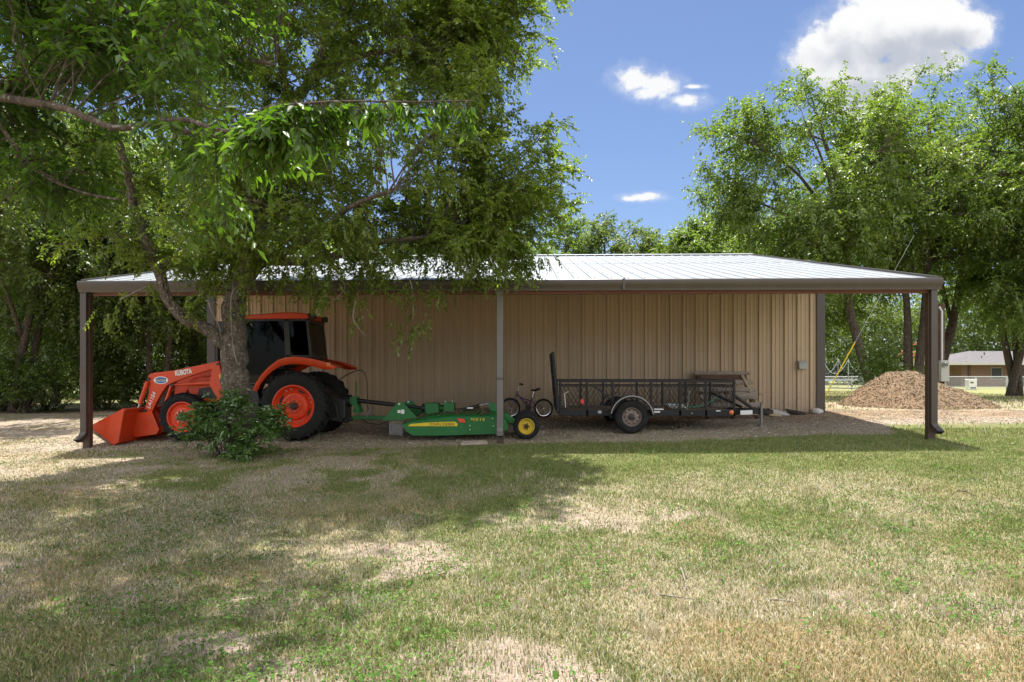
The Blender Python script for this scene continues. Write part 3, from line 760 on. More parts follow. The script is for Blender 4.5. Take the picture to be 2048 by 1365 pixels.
def make_wheel(parent, c, Rad, w, rim, rimmat, style, ang=0, name='wheel'):
    c = Vector(c)
    e = bpy.data.objects.new(name, None); COL.objects.link(e); e.parent = parent; e.location = c-origin_of(parent); e.empty_display_size = .1
    h = w/2
    mb = MB()
    if style in ('rear', 'front'): prof = [(rim-.01,-h*.78),(rim+.03,-h*.95),(rim+(Rad-rim)*.45,-h*1.02),(Rad-.10,-h*.98),(Rad-.055,-h*.90),(Rad-.035,-h*.55),(Rad-.028,0),(Rad-.035,h*.55),(Rad-.055,h*.90),(Rad-.10,h*.98),(rim+(Rad-rim)*.45,h*1.02),(rim+.03,h*.95),(rim-.01,h*.78)]
    else: prof = [(rim-.008,-h*.8),(rim+.015,-h*.95),(rim+(Rad-rim)*.5,-h),(Rad-.03,-h*.92),(Rad-.008,-h*.72),(Rad-.009,-h*.34),(Rad-.020,-h*.32),(Rad-.020,-h*.26),(Rad,-h*.24),(Rad,h*.24),(Rad-.020,h*.26),(Rad-.020,h*.32),(Rad-.009,h*.34),(Rad-.008,h*.72),(Rad-.03,h*.92),(rim+(Rad-rim)*.5,h),(rim+.015,h*.95),(rim-.008,h*.8)]
    mb.lathe(prof, c, 56)
    if style in ('rear', 'front'):
        nl = 20 if style == 'rear' else 18; sw = .20 if style == 'rear' else .26; lw = .026 if style == 'rear' else .03
        for s in (-1, 1):
            for i in range(nl):
                t0 = 2*math.pi*(i+(.5 if s > 0 else 0))/nl+ang
                pts = []
                # centre, shoulder, side foot of the lug
                for yy, tt, ro, ri in ((-.03*s, t0, Rad, Rad-.05), (h*.55*s, t0+sw*.6, Rad-.004, Rad-.06), (h*.99*s, t0+sw, Rad-.028, Rad-.08), (h*1.0*s, t0+sw*1.08, Rad-.11, Rad-.13)):
                    for dt, rr in ((-lw, ro), (lw, ro), (lw*1.25, ri), (-lw*1.25, ri)):
                        pts.append(c+Vector((rr*math.cos(tt+dt), yy, rr*math.sin(tt+dt))))
                fs = [(0,1,2,3),(15,14,13,12)]
                for k in range(3):
                    for j in range(4): fs.append((4*k+j, 4*k+4+j, 4*k+4+(j+1)%4, 4*k+(j+1)%4))
                mb.add(pts, fs)
    build(mb, 'tyre', M['tyre'], e, smooth=True)
    mb = MB()
    if style == 'rear':
        for s in (-1,):
            mb.lathe([(rim,h*.8),(rim-.02,h*.75),(rim-.03,-h*.2),(rim-.035,-h*.5),(rim-.012,-h*.78),(rim+.012,-h*.80),(rim+.016,-h*.88),(rim-.006,-h*.90),(rim-.028,-h*.72),(rim-.055,-h*.42),(rim*.80,-h*.30),(rim*.72,-h*.26),(rim*.62,-h*.52),(rim*.50,-h*.56),(rim*.48,-h*.50),(rim*.36,-h*.50),(rim*.34,-h*.58),(rim*.26,-h*.60),(rim*.22,-h*.56),(0.0,-h*.56)], c, 56)
        mb.mi = 1; mb.lathe([(rim*.17,-h*.55),(rim*.17,-h*.78),(rim*.13,-h*.84),(0,-h*.84)], c, 24)
        mb.mi = 2
        for i in range(8):
            t = 2*math.pi*i/8+.2; q = c+Vector((rim*.28*math.cos(t), -h*.56, rim*.28*math.sin(t))); mb.lathe([(.014,0),(.014,-.03),(0,-.03)], q, 6)
        for i in range(4):
            for d in (-.14, .14):
                t = math.pi/2*i+.35+d; q = c+Vector((rim*.84*math.cos(t), -h*.32, rim*.84*math.sin(t))); mb.lathe([(.015,0),(.015,-.03),(0,-.03)], q, 6)
        mb.mi = 1
        for i in range(4):
            t = math.pi/2*i+.35+math.pi/4; a = Vector((math.cos(t),0,math.sin(t))); b_ = Vector((-math.sin(t),0,math.cos(t)))
            q = c+a*rim*.76+Vector((0,-h*.315,0))
            mb.add([q+b_*.11, q+a*.022+b_*.03, q+a*.022-b_*.03, q-b_*.11, q-a*.018-b_*.03, q-a*.018+b_*.03]+[v+Vector((0,.012,0)) for v in (q+b_*.11, q+a*.022+b_*.03, q+a*.022-b_*.03, q-b_*.11, q-a*.018-b_*.03, q-a*.018+b_*.03)],
                   [tuple(range(6)), tuple(range(11,5,-1))]+[(i_,(i_+1)%6,(i_+1)%6+6,i_+6) for i_ in range(6)])
        build(mb, 'rim', [rimmat, M['hub'], M['steel']], e, smooth=True)
    elif style == 'front':
        mb.lathe([(rim,h*.7),(rim-.02,0),(rim-.02,-h*.55),(rim+.010,-h*.74),(rim+.012,-h*.84),(rim-.012,-h*.86),(rim-.03,-h*.6),(rim*.84,-h*.42),(rim*.70,-h*.38),(rim*.62,-h*.55),(rim*.44,-h*.60),(rim*.42,-h*.52),(rim*.30,-h*.5),(0,-h*.5)], c, 48)
        mb.mi = 1; mb.lathe([(rim*.27,-h*.48),(rim*.27,-h*.95),(rim*.22,-h*1.02),(0,-h*1.02)], c, 24)
        mb.mi = 2
        for i in range(8):
            t = 2*math.pi*i/8+.1; q = c+Vector((rim*.40*math.cos(t), -h*.5, rim*.40*math.sin(t))); mb.lathe([(.013,0),(.013,-.04),(0,-.04)], q, 6)
        build(mb, 'rim', [rimmat, M['hub'], M['steel']], e, smooth=True)
    elif style == 'tail':
        mb.lathe([(rim,h*.7),(rim-.015,0),(rim-.015,-h*.5),(rim,-h*.8),(rim-.018,-h*.84),(rim-.03,-h*.55),(rim*.78,-h*.35),(rim*.6,-h*.30),(rim*.42,-h*.36),(rim*.40,-h*.42),(0,-h*.42)], c, 40)
        mb.mi = 1; mb.lathe([(rim*.27,-h*.4),(rim*.25,-h*.75),(rim*.15,-h*.85),(0,-h*.85)], c, 12)
        for i in range(5):
            t = 2*math.pi*i/5; q = c+Vector((rim*.36*math.cos(t), -h*.38, rim*.36*math.sin(t))); mb.lathe([(.010,0),(.010,-.03),(0,-.03)], q, 6)
        build(mb, 'rim', [rimmat, M['rustdark']], e, smooth=True)
    else:
        mb.lathe([(rim,h*.7),(rim-.012,0),(rim-.012,-h*.5),(rim,-h*.8),(rim-.014,-h*.84),(rim-.022,-h*.6),(rim*.82,-h*.42),(rim*.55,-h*.55),(rim*.40,-h*.60),(rim*.36,-h*.5),(0,-h*.5)], c, 40)
        mb.mi = 1; mb.lathe([(rim*.30,-h*.5),(rim*.28,-h*.9),(rim*.22,-h*.95),(0,-h*.95)], c, 20)
        for i in range(10):
            t = 2*math.pi*i/10; q = c+Vector((rim*.72*math.cos(t), -h*.50, rim*.72*math.sin(t))); mb.lathe([(.017,.01),(.017,-.004),(0,-.004)], q, 8)
        build(mb, 'rim', [rimmat, M['hub']], e, smooth=True)
    return e
cw = T(586.5, 811, 12.62); RW = .66
for y, a in ((12.78, 0), (14.12, .12)):
    make_wheel(root, (cw.x, y, gz(-4.42, 12.9)+RW), RW, .40, .385, M['orange_rim'], 'rear', a)
cf = T(359, 833, 12.68); RF = .465
for y in (12.88, 14.02):
    make_wheel(root, (cf.x, y, gz(-6.4, 13)+RF), RF, .28, .285, M['orange_rim'], 'front', .1)
# rear fenders: a curved sheet over each wheel
fo = [(506,780),(512,766),(522,750),(537,734),(556,719),(572,714.5),(590,713),(612,715),(630,718.5),(650,724),(672,733)]
fi = [(515,782),(522,766),(533,752),(546,740),(562,731),(580,727),(600,727.5),(622,731),(645,737),(655,738),(668,737)]
for y0, y1 in ((12.66, 13.12), (13.80, 14.26)):
    mb = MB(); near = y0 < 13.4
    o_ = [T(a, b, 12.66) for a, b in fo]; i_ = [T(a, b, 12.66) for a, b in fi]
    ye, yf_ = (y0, y1) if near else (y1, y0)
    rows = [[(p.x, ye, p.z) for p in i_], [(p.x, ye, p.z) for p in o_], [(p.x, yf_, p.z+.01) for p in o_]]
    mb.sheet(rows); build(mb, 'fender', M['orange'], root, smooth=True, solid=.012)
    if near:
        q = T(655, 727, 12.64); mb = MB(); mb.box(q.x-.03, q.x+.05, 12.645, 12.70, q.z-.05, q.z+.03); build(mb, 'tail_light', mat('amber_lens', (.55,.16,.03), .25), root, bevel=.01)
# cab roof
ro = [(446,637),(449,630),(470,628.5),(491,628.5),(520,627),(564,623.5),(590,623.5),(611,625.5),(616,630),(614,636.5),(560,636.5),(491,637)]
mb = MB(); mb.prism(txz(ro, 12.90), 12.90, 14.02); build(mb, 'cab_roof', M['orange'], root, smooth=True, bevel=.02)
# cab frame: pillars and rails, both sides
for y0, y1 in ((12.955, 13.01), (13.90, 13.955)):
    mb = MB()
    for poly in ([(448,637),(455,637),(453,772),(446,772)], [(567,637),(578,637),(581,712),(571,713)], [(611,637),(616,637),(624,712),(619,712)],
                 [(448,636.5),(616,636.5),(616,641),(448,641)], [(571,709),(624,709),(624,716),(571,716)], [(446,768),(520,768),(545,738),(572,716),(572,711),(543,732),(514,764),(446,764)]):
        mb.prism(txz(poly, 12.955), y0, y1)
    build(mb, 'cab_frame', M['black'], root, bevel=.004)
    g = (y0+y1)/2+(-.012 if y0 < 13.4 else .012)
    mb = MB(); mb.prism(txz([(454,640.5),(568,640.5),(572,711),(543,734),(514,765),(453,765)], 12.955), g, g+.005); build(mb, 'door_window', M['glass'], root)
    mb = MB(); mb.prism(txz([(578.5,640.5),(611,640.5),(619,709),(580.5,709)], 12.955), g, g+.005); build(mb, 'quarter_window', M['glass'], root)
a0, a1 = T(614.5,640,12.955), T(622,710,12.955)
mb = MB(); mb.sheet([[(a0.x, 13.01, a0.z), (a0.x, 13.90, a0.z)], [(a1.x, 13.01, a1.z), (a1.x, 13.90, a1.z)]]); build(mb, 'rear_window', M['clear'], root, solid=.005)
b0, b1 = T(450,640,12.955), T(449,764,12.955)
mb = MB(); mb.sheet([[(b0.x, 13.01, b0.z), (b0.x, 13.90, b0.z)], [(b1.x, 13.01, b1.z), (b1.x, 13.90, b1.z)]]); build(mb, 'windscreen', M['glass'], root, solid=.005)
mb = MB(); mb.box(a0.x-.02, a0.x+.035, 12.96, 13.95, a0.z-.03, a0.z+.02); mb.box(a1.x-.03, a1.x+.02, 12.96, 13.95, a1.z-.05, a1.z+.01); build_parts(mb, 'cab_rail', M['black'], root)
# seat, wheel and console seen through the dark glass
s0 = T(560,735,13.4); mb = MB()
mb.box(s0.x-.3, s0.x+.2, 13.22, 13.68, s0.z-.15, s0.z-.02); mb.prism([(s0.x+.12,s0.z),(s0.x+.25,s0.z),(s0.x+.36,s0.z+.55),(s0.x+.26,s0.z+.55)], 13.24, 13.66)
build(mb, 'seat', M['black'], root, bevel=.03)
w0 = T(500,712,13.4); mb = MB(); ring = [(w0.x+.06*math.sin(t)*1.0, 13.45+.19*math.cos(t), w0.z+.18*math.sin(t)*.5) for t in [2*math.pi*i/20 for i in range(21)]]
mb.tube(ring, .014, 6, False); mb.tube([(w0.x, 13.45, w0.z), (w0.x-.18, 13.45, w0.z-.4)], .03, 8); build(mb, 'steering_wheel', M['black'], root, smooth=True)
# work lights and hoses at the back of the roof
mb = MB(); q = T(622, 630, 13.0)
for yy in (12.98, 13.78):
    mb.box(q.x-.05, q.x+.06, yy, yy+.14, q.z-.07, q.z+.04)
mb.tube([(q.x-.1,13.05,q.z+.03),(q.x+.05,13.05,q.z+.02),(q.x+.1,13.06,q.z-.05)], .012, 6)
build_parts(mb, 'work_light', M['black'], root, bevel=.012)
# mirror and exhaust beyond the trunk
mb = MB(); q = T(440,652,12.75); mb.box(q.x-.07, q.x+.07, 12.74, 12.79, q.z-.14, q.z+.10); mb.tube([(q.x+.05,12.78,q.z+.06),(q.x+.16,12.96,q.z+.02)], .012, 6); build(mb, 'mirror', M['black'], root, bevel=.015)
mb = MB(); q = T(436,700,13.9); mb.tube([(q.x,13.9,q.z-.35),(q.x,13.9,q.z+.25),(q.x-.02,13.9,q.z+.45)], .045, 12); build(mb, 'exhaust', M['black'], root, smooth=True)
# hood, chassis, axle
ho = txz([(378,800),(374,768),(382,757),(400,752),(446,747),(446,806)], 13.12)
mb = MB(); mb.prism(ho, 13.12, 13.78); build(mb, 'hood', M['orange'], root, bevel=.035)
mb = MB(); mb.prism(txz([(394,796),(398,776),(440,770),(442,796)], 13.11), 13.112, 13.118); build(mb, 'grille', M['black'], root)
mb = MB(); mb.prism(txz([(366,812),(372,800),(470,790),(560,770),(640,772),(662,790),(690,800),(690,836),(640,846),(470,850),(380,846)], 13.2), 13.2, 13.7); mb.prism(txz([(455,768),(512,768),(520,800),(512,840),(462,842),(455,800)], 12.98), 12.98, 13.2)
build(mb, 'chassis', M['black'], root, bevel=.02)
mb = MB(); mb.tube([(cw.x,12.9,gz(-4.42,12.9)+RW),(cw.x,14.0,gz(-4.42,12.9)+RW)], .12, 14); mb.tube([(cf.x,12.9,gz(-6.4,13)+RF),(cf.x,14.0,gz(-6.4,13)+RF)], .09, 12); build_parts(mb, 'axle', M['black'], root, smooth=True)
# loader: two bent arms, towers, cylinders, bucket
YA = 12.93
arm = [(296,751),(300,747),(309,744.5),(326,742.5),(343,740.5),(390,731),(438,721),(440,733),(400,745),(372,754),(345,764.5),(334,770),(325,782),(312,805),(300,833),(292,858),(284,863),(279,858),(285,835),(290,813),(297,785)]
for y0, side in ((YA, 0), (13.88, 1)):
    mb = MB(); mb.prism(txz(arm, YA), y0, y0+.10); build(mb, 'loader_arm', M['orange'], root, bevel=.012)
    mb = MB(); mb.prism(txz([(424,738),(438,720),(447,770),(447,800),(440,806),(419,768)], YA), y0-.012, y0+.13); build(mb, 'loader_tower', M['orange'], root, bevel=.01)
    p0, p1 = T(345,769,YA), T(421,765,YA); mb = MB(); mb.tube([(p0.x,y0+.05,p0.z),((p0.x*.35+p1.x*.65),y0+.05,p0.z*.35+p1.z*.65)], .026, 10)
    mb.tube([(p0.x*.4+p1.x*.6,y0+.05,p0.z*.4+p1.z*.6),(p1.x,y0+.05,p1.z)], .040, 12); build(mb, 'lift_cylinder', M['orange'], root, smooth=True)
    p0, p1 = T(297,762,YA), T(275,826,YA); yy = y0-.03
    mb = MB(); mb.tube([(p0.x,yy,p0.z),(p0.x*.3+p1.x*.7,yy,p0.z*.3+p1.z*.7)], .040, 12); mb.mi = 1; mb.tube([(p0.x*.3+p1.x*.7,yy,p0.z*.3+p1.z*.7),(p1.x,yy,p1.z)], .022, 10)
    build(mb, 'tilt_cylinder', [M['orange'], M['steel']], root, smooth=True)
    mb = MB(); mb.prism(txz([(271,822),(279,820),(287,850),(284,860),(277,858),(270,832)], YA), y0-.045, y0-.015); build(mb, 'tilt_link', M['orange'], root, bevel=.006)
    mb = MB()
    for px, py, r in ((290,822,.045),(281,855,.03),(298,757,.03),(436,727,.025),(344,769,.03)):
        q = T(px,py,YA); mb.lathe([(r,0),(r,-.022),(0,-.022)], (q.x,y0-.001,q.z), 16)
    build_parts(mb, 'pivot_pin', M['hub'], root)
# bucket: two side plates, bent floor and back
YB0, YB1 = 12.42, 14.48
side = txz([(177,852),(244,817),(248,819),(236,884),(228,888),(219,885),(178,858)], YB0)
for y0 in (YB0, YB1):
    mb = MB(); mb.prism(side, y0, y0+.02); build(mb, 'bucket_side', M['orange'], root, bevel=.003)
    mb = MB(); mb.prism(txz([(176,851),(183,848),(184,855),(220,883),(217,886),(177,859)], YB0), y0-.012, y0-.002); build_parts(mb, 'cutting_edge', M['worn'], root, bevel=.003)
mb = MB(); s2 = txz([(178,858),(219,885),(228,888),(236,884),(248,819),(243,817)], YB0)
mb.sheet([[(a, YB0+.01, b) for a, b in s2], [(a, YB1+.01, b) for a, b in s2]]); build(mb, 'bucket_shell', M['orange'], root, solid=.016)
mb = MB(); q = T(247,818,YB0); mb.box(q.x-.04, q.x+.03, YB0+.02, YB1, q.z-.035, q.z+.012); build(mb, 'bucket_lip', M['orange'], root, bevel=.006)
mb = MB()
for yy in (YA-.06, YA+.12, 13.86, 14.02):
    mb.prism(txz([(246,828),(276,824),(292,862),(286,872),(240,878),(238,868)], YB0), yy, yy+.02)
build_parts(mb, 'bucket_bracket', M['orange'], root, bevel=.004)
# writing on the loader
q = T(367,744,YA); lettering('KUBOTA', (q.x, YA-.004, q.z), .13, M['white'], root, R(8), .33, bold=.006, thick=.002)
q = T(303,800,YA); lettering('LA1154', (q.x, YA-.004, q.z), .10, M['white'], root, R(68), .33, thick=.002, bold=.002, shear=.2)
q = T(322,759.5,YA); mb = MB(); n = 28
mb.prism([(q.x+.142*math.cos(2*math.pi*i/n), q.z+.072*math.sin(2*math.pi*i/n)) for i in range(n)], YA-.004, YA-.001); st = build(mb, 'sticker', M['white'], root)
mb = MB()
for s in (1, -1):
    arc = [(q.x+.125*math.cos(R(t)), q.z+.058*math.sin(R(t))*1.0) for t in (range(22, 159, 8) if s > 0 else range(202, 339, 8))]
    mb.prism(arc, YA-.006, YA-.0041)
build(mb, 'sticker_bands', M['blue'], st)
lettering('WCTRACTOR', (q.x, YA-.0045, q.z), .045, M['black'], st, 0, .20, bold=.002, thick=.001)
q = T(442,752,YA); mb = MB(); mb.box(q.x-.03,q.x+.03,YA-.016,YA-.0125,q.z-.04,q.z+.04); build_parts(mb, 'warning_label', M['yellowdec'], root)
# three-point hitch and lower links at the back
mb = MB()
for yy in (13.1, 13.78):
    a, b_ = T(640,832,13.3), T(690,838,13.3); mb.bar((a.x,yy,a.z),(b_.x,yy,b_.z),.03,.06)
    c_ = T(676,806,13.3); mb.bar((c_.x,yy,c_.z),(b_.x-.06,yy,b_.z),.03,.03)
a = T(662,800,13.3); b_ = T(684,800,13.3); mb.tube([(a.x,13.45,a.z),(b_.x,13.45,b_.z)], .07, 14)
build_parts(mb, 'hitch_link', M['black'], root, bevel=.006)

# ================================================================== rotary cutter
M['green'] = mat('green_paint', (.010,.135,.028), .42, 0, .12, 4, dust=.2, dustcol=(.07,.15,.06))
M['yellow'] = mat('yellow_paint', (.62,.44,.02), .5, 0, .1, 8, dust=.2, dustcol=(.35,.27,.08))
M['rustdark'] = mat('dark_rusty_steel', (.05,.035,.028), .8, .2, .3, 14)
M['chain'] = mat('chain_steel', (.36,.36,.36), .4, .6, .25, 30)
M['dirt'] = mat('dirt_cover', (.16,.11,.07), .95, 0, .4, 14, .5, 30)
M['redref'] = mat('red_reflector', (.75,.07,.03), .25, 0, .05)
YM = 12.55; YM1 = 14.75
ZM = gz(-.0, 12.75) - P(1053, 877, 12.75).z
def K(px, py, Y=YM): p = P(px, py, Y); p.z += ZM; return p
def kxz(pts, Y=YM): return [(K(a,b,Y).x, K(a,b,Y).z) for a, b in pts]
mow = thing('rotary_cutter', (K(900,877).x, 13.5, gz(-1.3, 13.5)), 'green pull-behind mower deck with yellow tail wheels behind the tractor', 'mower')
# deck and near skirt
sk = [(803.5,848),(830,842),(860,838),(884,834.5),(916,833),(950,832.5),(992,832),(1002,836),(1014,846),(1016,856),(1008,862),(992,867),(919,869.5),(870,870.5),(826,870.5),(812,862)]
mb = MB(); mb.prism(kxz(sk), YM, YM+.012); build(mb, 'side_skirt', M['green'], mow, bevel=.003)
mb = MB(); mb.prism(kxz([(918,833.5),(922,833),(934,862),(934,868),(918,869)]), YM-.018, YM-.001); mb.prism(kxz([(938,840),(944,839.5),(944,867.5),(938,868)]), YM-.010, YM-.001); build_parts(mb, 'skirt_stiffener', M['green'], mow, bevel=.003)
mb = MB(); mb.prism(kxz(sk), YM1, YM1+.012); build(mb, 'side_skirt', M['green'], mow)
top = [(803.5,848),(830,842),(860,838),(884,834.5),(916,833),(950,832.5),(992,832),(1002,836),(1014,846)]
mb = MB(); t0 = [K(a,b) for a, b in top]; mb.sheet([[(p.x, YM+.012, p.z-.003) for p in t0], [(p.x, YM+.5, p.z+.06) for p in t0], [(p.x, YM1-.4, p.z+.06) for p in t0], [(p.x, YM1, p.z) for p in t0]])
build(mb, 'deck', M['green'], mow, smooth=True, solid=.008)
mb = MB(); rr = random.Random(4)
for i in range(420):
    px = rr.uniform(806, 985); k = rr.random(); yy = YM+.06+k*1.6
    t = (px-803)/190; tp = K(px, np.interp(px, [a for a,b in top], [b for a,b in top])); s = rr.uniform(.015,.05)
    z = tp.z+.06*min(1,(yy-YM)/.5)+.012
    mb.add([(tp.x-s,yy-s*.4,z),(tp.x+s*.3,yy-s,z+.01),(tp.x+s,yy+s*.5,z),(tp.x-s*.2,yy+s,z+.008),(tp.x,yy,z+s*.5)],[(0,1,4),(1,2,4),(2,3,4),(3,0,4)])
build(mb, 'debris', M['dirt'], mow)['kind'] = 'stuff'
# yellow flash with black letters, model number, red reflector
yd = [(816,850.5),(822,847),(850,844.5),(880,843),(910,842.5),(915,846),(915,851.5),(818,851.5)]
mb = MB(); mb.prism(kxz(yd), YM-.004, YM-.001); fl = build(mb, 'decal', M['yellowdec'], mow)
q = K(884.5,847.8); lettering('JOHN DEERE', (q.x, YM-.0045, q.z), .074, M['black'], fl, 0, .47, bold=0, thick=.001)
q = K(955.5,838.5); lettering('MX10', (q.x, YM-.004, q.z), .075, M['yellowdec'], mow, R(1), .25, bold=.0015, thick=.002, space=1.25)
mb = MB(); mb.prism(kxz([(914.5,836),(928,836.5),(932,844),(919,843.5)]), YM-.024, YM-.019); build(mb, 'reflector', M['redref'], mow)
mb = MB()
for px, py in ((940,850),(940,858),(985,836),(987,851)):
    q = K(px,py); mb.lathe([(.012,0),(.012,-.012),(0,-.012)], (q.x,YM-.01,q.z), 8)
build_parts(mb, 'bolt', M['steel'], mow)
# chain guard at the front
mb = MB()
for i in range(9):
    yy = YM+.02+i*.24
    for j in range(6):
        a = K(780.5+j*4.1, 846, YM); 
        mb.tube([(a.x, yy, a.z+.01), (a.x, yy, a.z-.20)], .010, 5)
a, b_ = K(779,845.5), K(804,845.5)
for j in range(7):
    for k in range(9):
        q = K(780+j*3.9, 848+k*2.5); mb.lathe([(.014,-.008),(.020,0),(.014,.008),(.008,0)], (q.x,YM+.01,q.z), 8, closed=True)
build(mb, 'chain_guard', M['chain'], mow)['kind'] = 'stuff'
mb = MB(); mb.box(a.x-.01, b_.x+.02, YM, YM1, a.z, a.z+.03); build(mb, 'guard_rail', M['dirt'], mow, bevel=.004)
# gearbox, shields, driveshaft on the centre line
YG = 13.45
gb = kxz([(889,805),(891,803),(907,803),(909.5,806),(909.5,822),(906,826),(893,826),(889,822)], YG)
mb = MB(); mb.prism(gb, YG-.17, YG+.17); mb.prism(kxz([(889,826),(910,826),(911,833),(888,833)], YG), YG-.15, YG+.15); build(mb, 'gearbox', M['green'], mow, bevel=.02)
mb = MB(); q = K(899,803,YG)
for dx in (-.07,.07): mb.lathe([(.018,0),(.018,.03),(0,.03)], (q.x+dx,YG-.1,q.z), 8, 'Z')
build_parts(mb, 'breather_cap', M['steel'], mow)
mb = MB(); a = K(852,816.5,YG); b_ = K(880,816.5,YG); mb.prism(kxz([(851,806),(855,804.5),(875,804.5),(879,807),(880,826),(876,828),(856,828),(852,825)], YG), YG-.16, YG+.16); c_ = K(890,816,YG); mb.tube([(b_.x-.02,YG,b_.z),(c_.x,YG,c_.z)], .07, 12); build(mb, 'shaft_shield', M['green'], mow, bevel=.02)
mb = MB(); a = K(705,799,YG); b_ = K(853,816,YG); mid = (a*.45+b_*.55)
mb.tube([a, mid], .043, 14); mb.tube([mid, b_], .034, 14); mb.tube([b_-Vector((.09,0,-.01)), b_], .085, 16); build(mb, 'driveshaft', M['black'], mow, smooth=True)
mb = MB(); a = K(684,801,YG); b_ = K(703,801,YG); mb.tube([a, b_], [.115,.125], 20); build(mb, 'shaft_cover', M['black'], mow, smooth=True)
# front tower and tongue
for yy in (YG-.14, YG+.12):
    mb = MB(); mb.prism(kxz([(703,793),(711,791.5),(716,794),(718,806),(724,823),(716,825),(709,822),(712,810),(704,806)], YG), yy, yy+.02); build(mb, 'shaft_bracket', M['green'], mow, bevel=.004)
mb = MB(); a = K(708,834,YG); b_ = K(784,835,YG); mb.bar((a.x,YG,a.z),(b_.x,YG,b_.z),.09,.075); a2 = K(683,838,YG); mb.bar((a2.x,YG,a2.z),(a.x+.03,YG,a.z),.06,.05); build(mb, 'tongue', M['green'], mow, bevel=.008)
mb = MB()
for px in (678,686,695,702):
    q = K(px,837,YG); mb.box(q.x-.02,q.x+.025,YG-.07,YG+.07,q.z-.05,q.z+.05)
q = K(693,842,YG); mb.tube([(q.x,YG-.1,q.z),(q.x,YG+.1,q.z)], .03, 8)
build_parts(mb, 'clevis', M['black'], mow, bevel=.006)
for yy, s in ((YG-.50, 1), (YG+.45, 1)):
    mb = MB(); mb.prism(kxz([(767,838),(796,804.5),(801,802.5),(808,804),(838,836),(836,840),(801,842),(770,839)], YG-.4), yy, yy+.022); build(mb, 'tower_plate', M['green'], mow, bevel=.004)
    mb = MB(); q = K(801,806.5,YG-.4); mb.lathe([(.022,0),(.022,-.03),(0,-.03)], (q.x,yy,q.z), 10); build(mb, 'pivot_bolt', M['steel'], mow)
mb = MB(); mb.prism(kxz([(796,817),(812,816.5),(812,838),(806,841),(801,838),(800,826),(797,825)], YG-.42), YG-.512, YG-.507); 
q = K(804,821,YG-.42); mb2 = MB(); mb2.box(q.x-.07,q.x-.01,YG-.506,YG-.502,q.z-.035,q.z+.02); mb2.box(q.x-.0,q.x+.06,YG-.506,YG-.502,q.z-.05,q.z+.03)
build_parts(mb2, 'warning_label', M['white'], mow)
# lift cylinder, bracket, wheel arms
yy = 13.2
a, m_, b_ = K(922,820,yy), K(959,810,yy), K(980,805.5,yy)
mb = MB(); mb.tube([a, m_], .036, 14); mb.tube([a-Vector((.03,0,-.0)), a+Vector((.02,0,0))], .045, 10); mb.mi = 1; mb.tube([m_, b_], .018, 10); mb.mi = 2; q = K(940,815,yy); mb.box(q.x-.05,q.x+.06,yy-.040,yy-.034,q.z-.014,q.z+.014)
build(mb, 'hydraulic_cylinder', [M['black'], M['steel'], M['white']], mow, smooth=True)
mb = MB(); mb.prism(kxz([(978,805),(982,803),(995,809),(996,826),(992,830),(984,828),(979,815)], yy), yy-.05, yy-.02); mb.prism(kxz([(978,805),(982,803),(995,809),(996,826),(992,830),(984,828),(979,815)], yy), yy+.02, yy+.05); build_parts(mb, 'lift_bracket', M['green'], mow, bevel=.005)
mb = MB(); a = K(916,826,yy); b_ = K(926,820,yy); mb.bar((a.x,yy,a.z),(b_.x,yy,b_.z),.08,.05); a=K(925,827,yy); b_=K(990,828,yy); mb.tube([a,b_],.012,6); build(mb, 'rock_shaft_link', M['green'], mow, bevel=.004)
cT = K(1053, 852, 12.66); RT = .245
for y in (12.70, 13.28):
    make_wheel(mow, (cT.x-(.02 if y > 13 else 0), y, gz(.1, y)+RT), RT, .20, .155, M['yellow'], 'tail')
mb = MB(); a, b_ = K(1000,836,12.98), K(1053,851,12.98); mb.bar((a.x,12.98,a.z),(b_.x,12.98,b_.z),.16,.10); mb.tube([(b_.x,12.72,cT.z),(b_.x,13.27,cT.z)], .035, 10)
mb.prism(kxz([(1006,829),(1014,825),(1031,838),(1031,846),(1018,846)], 12.9), 12.88, 12.90)
build(mb, 'wheel_arm', M['green'], mow, bevel=.01)
# hydraulic hose looping from tractor to deck, and a second one low down
hp = [K(673,762,13.3), K(695,748,13.3), K(712,740.5,13.3), K(722,739,13.3), K(730,746,13.3), K(734.5,762,13.3), K(735,790,13.3), K(735,812,13.3), K(738,826,13.3)]
mb = MB(); mb.tube(hp, .011, 6); mb.tube([K(722,836,13.2),K(737,846,13.2),K(757,848,13.2),K(775,842,13.2),K(784,832,13.2)], .010, 6); build(mb, 'hose', M['black'], mow, smooth=True)
mb = MB(); q = K(713.5,772,YG); mb.tube([K(713,796,YG), K(713,762,YG)], .016, 8); build(mb, 'hose_stand', M['green'], mow)
mb = MB(); a, b_ = K(733,832,YG-.2), K(741,818,YG-.2); mb.tube([a,b_], .02, 8); build(mb, 'hose_fitting', M['steel'], mow)

